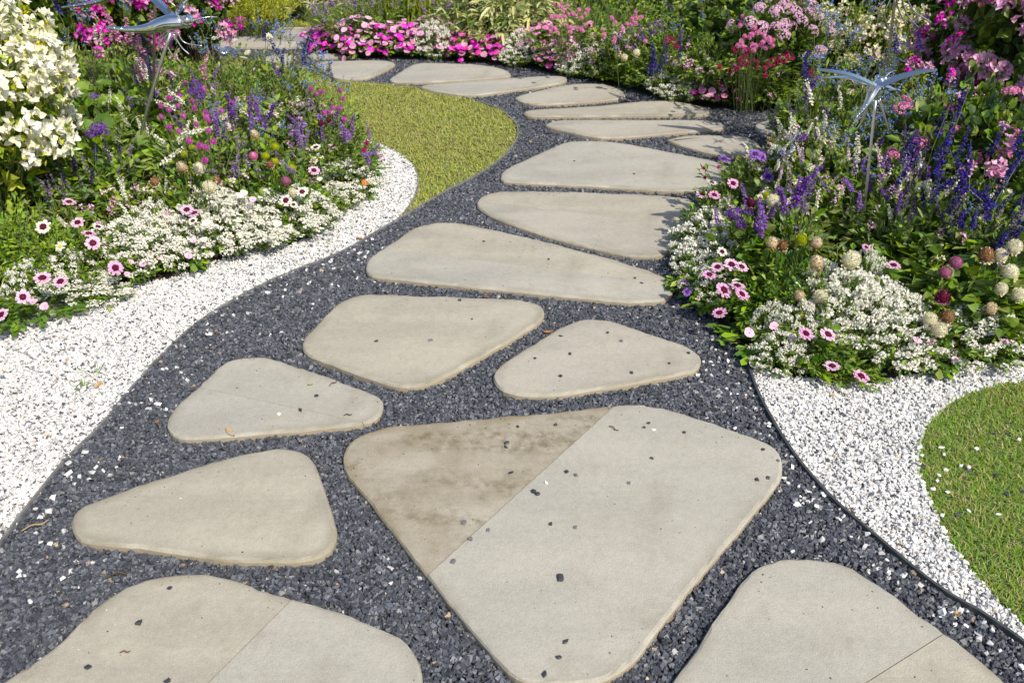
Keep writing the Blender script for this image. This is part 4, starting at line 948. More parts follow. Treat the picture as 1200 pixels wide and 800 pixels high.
# ---- left bed, tall back
shrub('bougainvillea', 'big white bougainvillea filling the upper left corner', 'bougainvillea', -6, 280, .39, .94, ['cl_ivory'], 130, 'lush', zlo=.22, sc=1.0, cz=.58, front=.8)
shrub('bougainvillea', 'second white bougainvillea at the left picture edge, behind the big one', 'bougainvillea', -70, 230, .32, .95, ['cl_ivory'], 60, 'lush', zlo=.3, cz=.6, front=.8)
shrub('euphorbia_shrub', 'bright yellow green euphorbia poking out of the white bougainvillea', 'euphorbia', 66, 200, .13, .70, ['cl_yel'], 22, 'heart', zlo=.5, sc=.85)
shrub('bougainvillea', 'magenta bougainvillea behind the tail of the lower dragonfly', 'bougainvillea', 100, 112, .28, .74, ['cl_mag'], 34, zlo=.35, sc=.85)
shrub('bougainvillea', 'magenta bougainvillea behind the legs of the upper left dragonfly', 'bougainvillea', 160, 104, .26, .70, ['cl_mag'], 34, zlo=.35, sc=.85)
shrub('bougainvillea', 'rose pink bougainvillea right of the lower dragonfly head, beside the brick path', 'bougainvillea', 243, 92, .26, .72, ['cl_mag', 'cl_pink'], 44, zlo=.25, sc=.75)
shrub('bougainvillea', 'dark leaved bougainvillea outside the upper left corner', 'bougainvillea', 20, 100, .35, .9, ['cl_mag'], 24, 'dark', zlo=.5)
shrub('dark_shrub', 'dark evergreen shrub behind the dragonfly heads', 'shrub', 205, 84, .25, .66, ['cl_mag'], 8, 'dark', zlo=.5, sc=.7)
# ---- back row behind the lawn
for x, y, lab in [(268,28,'yellow golden cypress nearest the rose pink bougainvillea'),(305,26,'yellow golden cypress on the edge of the far lawn'),(325,14,'small golden cypress right of the other two')]:
    auto('golden_cypress', lab, 'conifer', x, y, .1, 'gold', [], 0, .30 if x < 320 else .2, .42, group='golden cypresses by the far lawn')
for k, (x, lab) in enumerate([(350,'variegated plant at the left end of the row behind the far lawn'),(378,'variegated plant in the middle of the row behind the far lawn'),(405,'variegated plant at the right end of the row behind the far lawn')]):
    auto('variegated_plant', lab, 'leafy plant', x, 2, .12, 'stripe', [], 0, .24, .28, group='variegated plants')
for x, y, lab in [(408,24,'lavender clump nearest the far lawn'),(432,14,'lavender clump behind the pink impatiens'),(452,6,'lavender clump left of the tall yellow grass'),(530,12,'lavender clump between yellow grass and variegated plant')]:
    auto('lavender', lab, 'lavender', x, y, .22, 'airy', ['sp_lav'], 26, .2, .30, .06, .9, 'lavender clumps')
def tuft(px, py, label, n, rad, h, w, mats, lean=.5):
    c = G(px, py, 0); o = link('grass_clump', grass_tuft(n, rad, h, w, mats, lean), loc=(c[0], c[1], .01)); tag(o, label, 'ornamental grass')
tuft(470, 42, 'tall yellow grass clump behind the pink impatiens, left half', 260, .34, .50, .010, ['yellow', 'bright', 'yellow'], .35)
tuft(505, 40, 'tall yellow grass clump behind the pink impatiens, right half', 260, .34, .48, .010, ['yellow', 'bright', 'yellow'], .35)
tuft(388, 42, 'fine grey grass clump at the left end of the pink impatiens', 700, .2, .26, .003, ['grey', 'olive'], .8)
tuft(524, 66, 'fine grey grass clump between pink and magenta impatiens', 600, .15, .32, .003, ['grey', 'olive'], .7)
tuft(690, 62, 'fine dark grass clump behind the pink flowers', 500, .2, .38, .003, ['grey', 'mid'], .7)
tuft(880, 75, 'arching grass clump in the dark part of the back bed', 300, .2, .45, .004, ['mid', 'olive'], .7)
# ---- back bed: impatiens
GI = 'impatiens plants of the back bed'
for x, y, z, kinds, n, rad, h, lab in [
    (392,58,.10,['imp_m'],46,.17,.20,'magenta impatiens at the far left corner of the back bed'),(412,44,.16,['imp_m','imp_p','imp_p'],48,.19,.25,'mixed pink impatiens above the far left corner'),
    (428,62,.10,['imp_m','imp_m','imp_p'],48,.19,.20,'magenta impatiens along the four cornered slab'),(440,42,.18,['imp_p','imp_l','imp_m'],48,.2,.27,'pale pink impatiens crowning the mass at its middle left'),
    (462,60,.11,['imp_p','imp_m','imp_l'],48,.19,.22,'pink impatiens between four cornered and flat slab'),(474,40,.18,['imp_m','imp_p'],46,.2,.26,'magenta splashed impatiens below the tall yellow grass'),
    (492,58,.11,['imp_p','imp_l'],48,.17,.22,'light pink impatiens left of the small white cloud'),(505,38,.18,['imp_p','imp_k'],40,.18,.25,'rose impatiens in front of the yellow grass right half'),
    (420,28,.22,['imp_l','imp_p'],26,.17,.26,'palest impatiens at the upper left of the pink mass'),(380,50,.12,['imp_m','imp_p'],30,.13,.2,'small impatiens beside the fine grey grass at the left end'),
    (545,56,.13,['imp_m','imp_h'],55,.16,.26,'magenta impatiens left of centre under the variegated plant'),(560,66,.10,['imp_m','imp_p'],48,.18,.20,'magenta impatiens right above the flat slab'),
    (580,62,.12,['imp_m','imp_h','imp_p'],56,.17,.24,'thinning magenta impatiens at the right end of the mass'),
    (636,48,.14,['imp_p','imp_k'],54,.18,.24,'rose pink impatiens behind the low white cloud'),(650,80,.07,['imp_p','imp_k','imp_h'],40,.12,.15,'small pink impatiens at the gravel edge right of the white cloud'),(662,62,.13,['imp_p','imp_k','imp_l'],46,.14,.2,'pink impatiens rising diagonally through the back bed'),(690,38,.18,['imp_p','imp_k'],18,.15,.22,'sparse pink impatiens in front of the fine dark grass'),
    (842,112,.11,['imp_p','imp_k','imp_h'],56,.17,.21,'pink impatiens hanging over the thin slab tip on the right'),(858,94,.14,['imp_p','imp_l','imp_m'],34,.15,.2,'pink impatiens behind the one hanging over the slab tip')]:
    auto('impatiens', lab, 'impatiens', x, y, z, 'imp', kinds, min(88, int(n * 1.7)), rad, h, .022, 1.0, GI)
for x, y, z, lab, a, b, c in [(508,58,.14,'tall white cloud plant between the light pink and magenta impatiens',.75,.7,1.4),(516,68,.06,'low white cloud plant at the slab edge between the impatiens',.6,.5,.8),(612,52,.13,'white cloud plant left of the rose pink impatiens',.8,.7,1.2),
    (690,66,.13,'white cloud plant right of the diagonal pink impatiens',.95,.8,1.2),(680,78,.08,'low white cloud plant in front of the diagonal pink impatiens',.8,.6,.9),(793,96,.10,'cream white cloud plant beside the blue salvia spikes',1.0,.7,1.),(800,112,.06,'low white cloud plant at the gravel edge below the salvia spikes',.8,.5,.7),(606,74,.05,'sprinkled white cloud plant at the bed corner by the flat slab',.7,.5,.8)]:
    cloud(x, y, z, lab, a, b, c, 'white cloud plants of the back bed')
for x, y, h, lab in [(560,18,.42,'cream striped leafy clump behind the magenta impatiens, left side'),(592,20,.46,'cream striped leafy clump with the tallest leaves'),(622,22,.42,'cream striped leafy clump in front of the white post'),(582,26,.30,'cream striped leafy clump drooping over the magenta impatiens')]:
    auto('variegated_plant', lab, 'leafy plant', x, y, .2, 'stripe', [], 0, .28, h, group='variegated plants')
for x, y, z, n, lab in [(615,64,.08,0,'low green plant at the gravel edge right of the flat slab'),(640,62,.08,0,'low green plant left of the edge pink impatiens'),(720,68,.14,0,'bright green bush beside the white cloud plants'),(740,82,.12,0,'green bush with a violet bloom at the gravel edge'),(715,48,.2,0,'green bush behind the bright green one'),
      (760,90,.10,0,'green bush under the blue salvia spikes'),(755,58,.2,0,'loose green bush behind the salvia spikes'),(700,82,.07,0,'low green bush near the short pointed slab'),(815,78,.18,0,'green bush right of the cream white cloud'),(885,102,.12,0,'green bush right of the hanging pink impatiens'),(910,92,.16,0,'dense green bush by the path branch'),(800,51,.26,0,'tall leafy bush in the middle of the back bed'),(840,62,.26,0,'tall leafy bush behind the pink impatiens on the right'),(880,66,.25,0,'leafy bush under the crimson flowers'),(930,100,.14,0,'green bush at the right end of the visible back bed edge'),(775,74,.16,0,'leafy bush around the stems of the blue salvia spikes')]:
    auto('leafy_plant', lab, 'leafy plant', x, y, z, 'fine', [], 0, .19 if z < .16 else .24, max(.14, z * 1.25), group='green bushes of the back bed')
custom('salvia_plant', 'five upright blue violet salvia spikes near the cream white cloud', 'salvia', 'salvia', [(761,84,.22,'sp_indigo',1.1),(767,80,.24,'sp_indigo',1.1),(772,86,.2,'sp_indigo',1.),(780,75,.25,'sp_indigo',1.1),(796,67,.26,'sp_indigo',1.),(764,92,.18,'sp_indigo',.9)], 'salvias of the back bed', .14, .2, lean=.15)
custom('white_flower_plant', 'two white blooms on the green bush left of the salvia spikes', 'flower', 'fine', [(732,67,.24,'pale_ball',.9),(746,62,.25,'pale_ball',1.)], None, .12, .2)
custom('verbena_plant', 'crimson verbena clusters above the salvia spikes', 'verbena', 'airy', [(785,46,.34,'um_crimson',.8),(793,53,.32,'um_crimson',.8),(782,50,.32,'um_crimson',.6)], 'crimson verbena plants', .12, .28)
custom('verbena_plant', 'crimson verbena clusters over the tall leafy bush', 'verbena', 'airy', [(925,66,.42,'um_crimson',1.),(905,74,.4,'um_crimson',.9),(918,70,.42,'um_crimson',.9),(952,86,.38,'um_crimson',.8),(875,60,.4,'um_crimson',.8),(862,58,.4,'um_crimson',.7),(872,72,.36,'um_crimson',.9)], 'crimson verbena plants', .25, .34)
def gl(n, x0, x1, y0, y1, z, k): return [(rng.uniform(x0, x1), rng.uniform(y0, y1), z + rng.normal(0, .03), k) for _ in range(n)]
custom('gomphrena_plant', 'pink button flowers behind the rose impatiens, right of the white post', 'globe amaranth', 'airy', gl(34, 645, 690, 2, 38, .36, 'gomph_p'), 'globe amaranth plants of the back bed', .26, .32)
custom('gomphrena_plant', 'pink button flowers in the sunny upper right of the back bed', 'globe amaranth', 'airy', gl(48, 865, 912, 15, 62, .42, 'gomph_p'), 'globe amaranth plants of the back bed', .26, .38)
custom('gomphrena_plant', 'crimson pink button flowers near the crimson verbenas', 'globe amaranth', 'airy', gl(12, 842, 900, 60, 90, .30, 'gomph_r'), 'globe amaranth plants of the back bed', .22, .26)
custom('gomphrena_plant', 'scattered lilac buttons left of the dark shade in the back bed', 'globe amaranth', 'airy', gl(18, 700, 760, 10, 50, .36, 'gomph_p'), 'globe amaranth plants of the back bed', .24, .32)
auto('phlox_plant', 'pale blush flower heads at the top edge, left half', 'phlox', 905, 8, .5, 'bigleaf', ['um_blush'], 26, .22, .55, .02, .9, 'blush phlox plants')
auto('phlox_plant', 'pale blush flower heads at the top edge, right half', 'phlox', 935, 10, .5, 'bigleaf', ['um_blush'], 22, .2, .52, .02, .9, 'blush phlox plants')
auto('sage_plant', 'deep blue sage along the top edge over the dark shade', 'sage', 850, 2, .45, 'bigleaf', ['um_purple', 'sp_indigo', 'sp_blue'], 22, .3, .5, .03, .8, 'blue sages of the back bed')
auto('sage_plant', 'deep blue sage left of the blush phlox', 'sage', 880, 6, .42, 'bigleaf', ['sp_indigo', 'sp_blue'], 16, .24, .46, .03, .8, 'blue sages of the back bed')
shrub('cream_ixora', 'cream flowered shrub with yellow green leaves behind the upper right dragonfly legs', 'shrub', 985, 112, .24, .48, ['cl_cream'], 34, 'lush', zlo=.4, sc=.8)
shrub('cream_ixora', 'cream flowered shrub right behind the steel pole of the upper dragonfly', 'shrub', 1030, 118, .22, .48, ['cl_cream'], 30, 'lush', zlo=.4, sc=.8)
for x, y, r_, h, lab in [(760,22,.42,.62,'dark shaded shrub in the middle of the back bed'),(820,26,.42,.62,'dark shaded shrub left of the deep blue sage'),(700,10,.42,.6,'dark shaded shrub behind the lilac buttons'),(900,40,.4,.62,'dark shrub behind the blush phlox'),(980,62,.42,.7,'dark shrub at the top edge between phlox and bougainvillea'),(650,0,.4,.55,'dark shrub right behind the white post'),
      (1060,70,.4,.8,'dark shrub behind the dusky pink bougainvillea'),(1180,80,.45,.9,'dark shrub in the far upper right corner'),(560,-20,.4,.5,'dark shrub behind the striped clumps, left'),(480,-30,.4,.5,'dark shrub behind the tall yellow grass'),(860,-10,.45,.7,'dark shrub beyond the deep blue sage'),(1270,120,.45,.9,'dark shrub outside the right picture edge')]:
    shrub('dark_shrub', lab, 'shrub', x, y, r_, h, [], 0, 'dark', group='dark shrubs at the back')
# ---- right bed
shrub('bougainvillea', 'dusky pink bougainvillea in the upper right corner', 'bougainvillea', 1165, 205, .30, .92, ['cl_pink', 'cl_pink', 'cl_mag'], 60, zlo=.42, sc=.85, cz=.6)
shrub('bougainvillea', 'dusky pink bougainvillea left of the corner one, behind the right dragonfly wing', 'bougainvillea', 1105, 160, .20, .74, ['cl_pink', 'cl_mag'], 36, zlo=.45, sc=.85, cz=.6)
shrub('bougainvillea', 'magenta bougainvillea beyond the right picture edge', 'bougainvillea', 1260, 230, .30, .9, ['cl_mag', 'cl_pink'], 36, zlo=.4, sc=.85, cz=.6)
for x, y, z, lab in [(1150,112,.55,'bright large leaved plant below the dusky pink bougainvillea'),(1110,130,.5,'large leaved plant left of the bright one under the bougainvillea'),(1190,150,.5,'large leaved plant at the right picture edge')]:
    auto('leafy_plant', lab, 'leafy plant', x, y, z, 'bigleaf', ['um_pink'], 3, .2, z * 1.1, group='heart leaved plants of the right bed')
for x, y, z, lab in [(1080,290,.28,'heart leaved plant under the indigo spikes'),(1130,275,.28,'heart leaved plant left of the pale pompons at the right edge'),(1175,250,.34,'heart leaved plant above the pale pompons at the right edge'),(1052,250,.28,'heart leaved plant at the foot of the right steel pole'),(1150,330,.22,'heart leaved plant behind the purple pompon'),(1100,330,.22,'heart leaved plant under the dusty pink pompons'),(1060,215,.34,'heart leaved plant behind the indigo spikes'),(1190,205,.38,'heart leaved plant with yellowing leaves at the right edge')]:
    auto('leafy_plant', lab, 'leafy plant', x, y, z * .7, 'heart', [], 0, .18, z, group='heart leaved plants of the right bed')
for x, y, z, lab in [(980,220,.32,'narrow leaved plant left of the right steel pole'),(950,200,.32,'narrow leaved plant behind the purple verbena'),(1000,180,.36,'narrow leaved plant behind the right steel pole'),(920,240,.26,'narrow leaved plant over the tan pompons'),(962,275,.19,'narrow leaved plant in front of the right steel pole'),(1040,160,.4,'tall narrow leaved plant under the right dragonfly'),(930,190,.26,'narrow leaved plant at the back edge of the right bed'),(1100,190,.4,'tall narrow leaved plant among the indigo spikes')]:
    auto('leafy_plant', lab, 'leafy plant', x, y, z * .7, 'salvia', [], 0, .17, z, group='narrow leaved plants of the right bed')
for x, y, z, lab in [(880,210,.2,'fine leaved clump at the upper left edge of the right bed'),(880,260,.18,'fine leaved clump behind the tan pompons'),(890,330,.16,'fine leaved clump between the four daisies and the white cloud'),(1010,388,.13,'bright green clump between the two front daisies and the white gravel'),(960,405,.1,'low green clump above the front gravel'),(905,350,.15,'dark green clump left of the white cloud'),(1160,380,.15,'green clump behind the rightmost daisy'),(885,355,.12,'green clump hanging over the dark gravel'),(925,385,.12,'green clump left of the two front daisies')]:
    auto('leafy_plant', lab, 'leafy plant', x, y, z * .7, 'fine' if x in (880, 1010, 960, 1160) else 'mound', [], 0, .14, z, group='low green clumps of the right bed')
custom('daisy_plant', 'white and pink daisies reaching over the wide pale slab', 'daisy plant', 'mound', [(834,214,.24,'daisy_w'),(823,228,.2,'daisy'),(837,229,.22,'daisy_p'),(859,215,.26,'daisy_p',.9)], GD, .15, .2)
custom('daisy_plant', 'violet daisies with dark seed heads at the back corner of the right bed', 'daisy plant', 'airy', [(849,187,.28,'daisy_v'),(900,207,.26,'daisy_v',.8),(885,181,.3,'daisy_v'),(893,184,.28,'daisy_v',.9),(903,168,.3,'brown_ball',.9),(905,152,.3,'sp_dark',.8),(825,197,.22,'gomph_r',.6),(826,208,.2,'gomph_r',.6),(842,196,.26,'gomph_r',.7)], GD, .18, .24)
custom('daisy_plant', 'five pink daisies over the dark gravel, upper cluster of the right bed', 'daisy plant', 'mound', [(841,313,.19,'daisy'),(857,310,.2,'daisy'),(869,313,.2,'daisy'),(831,322,.17,'daisy_p',.9),(846,295,.2,'daisy_w',.8)], GD, .13, .16)
custom('daisy_plant', 'four pink daisies over the dark gravel, lower cluster of the right bed', 'daisy plant', 'mound', [(864,335,.18,'daisy'),(848,340,.17,'daisy_p',1.1),(869,345,.17,'daisy_p',1.1),(843,367,.13,'daisy_p',1.05)], GD, .14, .15)
custom('daisy_plant', 'two pink daisies side by side in front of the big white cloud', 'daisy plant', 'mound', [(944,391,.15,'daisy_p'),(970,392,.15,'daisy',1.1)], GD, .12, .13)
custom('daisy_plant', 'two pink daisies hanging low over the white gravel on the right', 'daisy plant', 'fine', [(975,429,.09,'daisy'),(1009,441,.07,'daisy_p')], GD, .12, .09)
custom('daisy_plant', 'pink daisy just behind the crest of the big white cloud', 'daisy plant', 'mound', [(1047,311,.24,'daisy'),(1015,290,.25,'daisy_p',.7)], GD, .11, .2)
custom('daisy_plant', 'lone pink daisy near the right picture edge above the white gravel', 'daisy plant', 'mound', [(1177,395,.13,'daisy')], GD, .14, .11)
custom('daisy_plant', 'violet flower at the dark gravel edge left of the pink daisies', 'daisy plant', 'mound', [(803,331,.12,'daisy_v',.8),(805,342,.09,'daisy_v',.6)], GD, .07, .10)
custom('vinca_plant', 'vinca with two pink flowers at the corner of dark and white gravel', 'vinca', 'glossy', [(907,382,.12,'vinca',1.1),(878,390,.11,'vinca',1.1),(884,427,.04,'vinca_w',1.2)], 'glossy vinca plants', .13, .1)
custom('vinca_plant', 'vinca under the two side by side daisies', 'vinca', 'glossy', [(928,396,.11,'vinca'),(932,427,.05,'vinca',.9)], 'glossy vinca plants', .12, .09)
custom('vinca_plant', 'vinca with a red eyed bloom inside the right white cloud', 'vinca', 'glossy', [(1075,399,.13,'vinca'),(1092,401,.12,'vinca',.9),(1119,422,.07,'vinca',.8)], 'glossy vinca plants', .13, .11)
for x, y, z, lab, a, b, c in [(838,270,.12,'white cloud plant overhanging the shadowed slab end',.9,.9,1.1),(856,255,.18,'white cloud plant left of the purple verbena',.7,.6,1.2),(828,300,.10,'white cloud plant at the dark gravel edge above the violet flower',.7,.7,.9),(850,285,.16,'white cloud plant behind the upper pink daisy cluster',.7,.6,1.1),(834,325,.10,'white cloud plant left of the upper pink daisies',.6,.6,.8),
    (1005,335,.20,'crest of the biggest white cloud, right bed',1.1,.8,1.4),(1040,350,.18,'right shoulder of the biggest white cloud',.9,.7,1.3),(985,355,.16,'left shoulder of the biggest white cloud',.8,.6,1.2),(1055,385,.13,'white cloud plant falling towards the front gravel, upper part',.9,.7,1.),(1060,402,.08,'white cloud plant falling towards the front gravel, lower part',.7,.6,.7),(965,318,.20,'white cloud plant under the tan pompons',.6,.5,1.3),
    (938,368,.14,'white cloud plant left of the two side by side daisies',.55,.5,1.),(918,412,.07,'small white cloud plant at the corner of the gravels',.55,.5,.7),(1145,388,.12,'white cloud plant near the right picture edge',1.,.8,1.),(1120,360,.14,'white cloud plant under the purple pompon',.7,.6,1.),(1020,300,.22,'thin white cloud behind the large cream pompon',.5,.4,1.4),(905,375,.10,'sprinkling of white cloud beside the vinca',.4,.4,.9)]:
    cloud(x, y, z, lab, a, b, c, 'white cloud plants of the right bed')
custom('pompon_plant', 'tan and lime pompons behind the left part of the right bed', 'dahlia', 'mound', [(905,284,.27,'aged_ball',1.),(917,288,.26,'brown_ball',1.1),(957,284,.28,'aged_ball',.95),(939,281,.28,'lime_ball',1.15)], GP, .14, .22)
custom('pompon_plant', 'large cream pompon with three smaller ones left of it', 'dahlia', 'mound', [(957,307,.25,'aged_ball',1.1),(998,304,.26,'cream_ball',1.3),(937,346,.19,'aged_ball',.9),(962,347,.19,'pale_ball',1.1)], GP, .14, .19)
custom('pompon_plant', 'pale pompons around a dried brown one and a purple one', 'dahlia', 'mound', [(1090,374,.17,'pale_ball',1.1),(1110,371,.17,'brown_ball',1.25),(1101,386,.16,'pale_ball',1.1),(1104,348,.22,'plum_ball',1.3)], GP, .13, .15)
custom('pompon_plant', 'two dusty pink pompons under the indigo spikes', 'dahlia', 'heart', [(1120,308,.28,'mauve_ball',1.2),(1108,319,.26,'mauve_ball',1.15)], GP, .1, .22)
custom('pompon_plant', 'pale pompons stacked at the right picture edge', 'dahlia', 'heart', [(1156,299,.30,'brown_ball',1.4),(1173,299,.3,'pale_ball',1.1),(1189,289,.32,'pale_ball',1.2),(1184,319,.27,'pale_ball',1.25),(1174,338,.25,'pale_ball',1.),(1162,361,.2,'aged_ball',1.),(1195,345,.23,'pale_ball',1.1)], GP, .18, .24)
custom('pompon_plant', 'greyish pompon with a dark purple one behind the purple verbena', 'dahlia', 'mound', [(906,235,.32,'pale_ball',1.1),(880,238,.3,'plum_ball',1.),(898,229,.32,'lime_ball',.7)], GP, .12, .27)
custom('verbena_plant', 'dark purple verbena clusters above the tan pompons', 'verbena', 'heart', [(862,250,.28,'um_purple',.9),(875,250,.29,'um_purple',.9),(868,262,.26,'um_purple',.8),(892,240,.3,'um_purple',.9),(856,252,.27,'um_purple',.7),(886,268,.26,'sp_violet',.9),(895,265,.26,'sp_violet'),(891,276,.24,'sp_violet')], 'purple verbena plants', .13, .24)
GR = 'salvias of the right bed'
custom('salvia_plant', 'violet salvia spikes between verbena and steel pole', 'salvia', 'salvia', [(930,240,.32,'sp_purple'),(936,232,.34,'sp_purple'),(946,228,.35,'sp_violet'),(940,248,.3,'sp_violet'),(920,250,.3,'sp_purple'),(944,215,.36,'sp_purple',.8)], GR, .12, .28)
custom('salvia_plant', 'white and blush salvia spikes left of the right steel pole', 'salvia', 'salvia', [(1002,205,.30,'sp_white',.9),(1000,240,.22,'sp_rosy',.8),(990,262,.18,'sp_rosy',.7),(1025,225,.26,'sp_rosy',.8),(1022,258,.19,'sp_rosy',.7),(955,250,.25,'sp_white',.7),(970,225,.27,'sp_rosy',.8)], GR, .13, .2)
custom('salvia_plant', 'tall indigo spikes right of the steel pole, left cluster', 'salvia', 'salvia', [(1045,225,.38,'sp_indigo',1.05),(1058,245,.34,'sp_dark',1.1),(1058,192,.44,'sp_indigo'),(1060,175,.46,'sp_dark'),(1066,262,.3,'sp_dark')], GR, .13, .32)
custom('salvia_plant', 'thick indigo spikes, the bluest group in the right bed', 'salvia', 'salvia', [(1100,205,.42,'sp_indigo',1.2),(1098,226,.38,'sp_indigo',1.2),(1094,238,.36,'sp_indigo',1.),(1095,185,.46,'sp_indigo'),(1130,222,.4,'sp_indigo',1.2),(1135,208,.42,'sp_indigo',1.1),(1122,238,.36,'sp_indigo',1.2),(1110,250,.34,'sp_indigo',1.1),(1110,268,.3,'sp_dark',1.1),(1120,262,.32,'sp_dark',1.)], GR, .16, .33, lean=.45)
custom('salvia_plant', 'indigo spikes climbing diagonally near the right picture edge', 'salvia', 'salvia', [(1190,180,.48,'sp_indigo',1.1),(1182,205,.42,'sp_indigo',1.1),(1172,225,.4,'sp_indigo',1.),(1162,242,.36,'sp_indigo',1.1),(1156,258,.33,'sp_indigo',1.),(1160,180,.46,'sp_indigo'),(1191,270,.33,'sp_indigo'),(1183,282,.3,'sp_dark'),(1168,308,.27,'sp_indigo',.7)], GR, .16, .32, lean=.5)
custom('salvia_plant', 'indigo spikes under the right wing of the steel dragonfly', 'salvia', 'salvia', [(1098,158,.5,'sp_indigo',1.1),(1122,135,.54,'sp_indigo',1.1),(1110,172,.46,'sp_indigo'),(1085,180,.46,'sp_dark'),(1050,60,.6,'sp_indigo',.9),(1079,57,.62,'sp_indigo',.9),(1072,185,.44,'sp_purple'),(1125,180,.44,'sp_indigo',.9)], GR, .18, .42)
custom('salvia_plant', 'dusty purple and white salvias at the back edge of the right bed', 'salvia', 'salvia', [(940,162,.34,'um_purple',.8),(957,160,.34,'um_purple',.8),(917,181,.3,'um_purple',.7),(932,167,.32,'sp_white'),(965,162,.34,'sp_white'),(950,120,.42,'sp_white'),(958,180,.3,'sp_white'),(925,160,.32,'sp_white',.9),(972,145,.38,'sp_dark'),(975,175,.32,'sp_white'),(1003,190,.36,'sp_white'),(985,128,.4,'sp_white',.9),(930,150,.34,'sp_lav')], GR, .2, .3)
custom('salvia_plant', 'deep blue violet salvia left of the steel dragonfly wing', 'salvia', 'salvia', [(943,88,.46,'sp_indigo',1.1),(946,102,.44,'sp_indigo',1.1),(944,115,.4,'sp_purple',1.),(952,95,.45,'sp_blue',.9),(940,80,.46,'sp_blue',.8)], GR, .13, .4)
custom('sage_plant', 'light blue sage plumes below the blush phlox', 'sage', 'airy', [(955,32,.55,'sp_blue',1.1),(955,45,.52,'sp_blue',1.1),(977,57,.5,'sp_blue',1.1),(977,70,.48,'sp_blue',1.1),(992,62,.5,'sp_blue'),(968,60,.5,'sp_blue'),(1017,20,.58,'sp_blue'),(1012,32,.55,'sp_blue',.9)], GB, .17, .42)
custom('sage_plant', 'light blue sage scattered around the right steel dragonfly', 'sage', 'airy', [(1000,120,.42,'sp_blue',.9),(1048,138,.44,'sp_blue',.9),(1055,148,.42,'sp_blue',.8),(1050,160,.4,'sp_blue',.8),(985,108,.44,'sp_blue',.8),(1040,80,.52,'sp_blue',.9),(1010,92,.48,'sp_blue',.8),(1142,265,.33,'sp_blue',.7),(1165,142,.5,'sp_blue',.7)], GB, .2, .38)
custom('pink_rose', 'two pink roses with layered petals near the right picture edge', 'rose', 'bigleaf', [(1170,197,.45,'cl_pink',.55),(1163,197,.45,'cl_pink',.5),(1135,197,.45,'cl_pink',.45),(1180,168,.5,'cl_pink',.5)], None, .12, .38)
custom('petunia_plant', 'purple petunias behind the right wing tip of the dragonfly', 'petunia', 'bigleaf', [(1070,76,.56,'cl_mag',.5),(1086,78,.56,'cl_pink',.45),(1116,88,.55,'cl_mag',.45),(1131,112,.5,'cl_pink',.5),(1122,124,.5,'cl_mag',.5),(1148,109,.5,'cl_pink',.45)], None, .16, .48)
custom('geranium_plant', 'small pink geranium clusters under the right wing of the dragonfly', 'geranium', 'bigleaf', [(1080,168,.42,'um_pink',.9),(1062,118,.5,'um_pink',.8),(1066,124,.48,'um_pink',.8),(1048,182,.4,'um_pink',.6),(1175,150,.5,'um_blush',.6),(1188,155,.5,'um_pink',.7),(1045,178,.4,'um_pink',.6)], None, .16, .38)

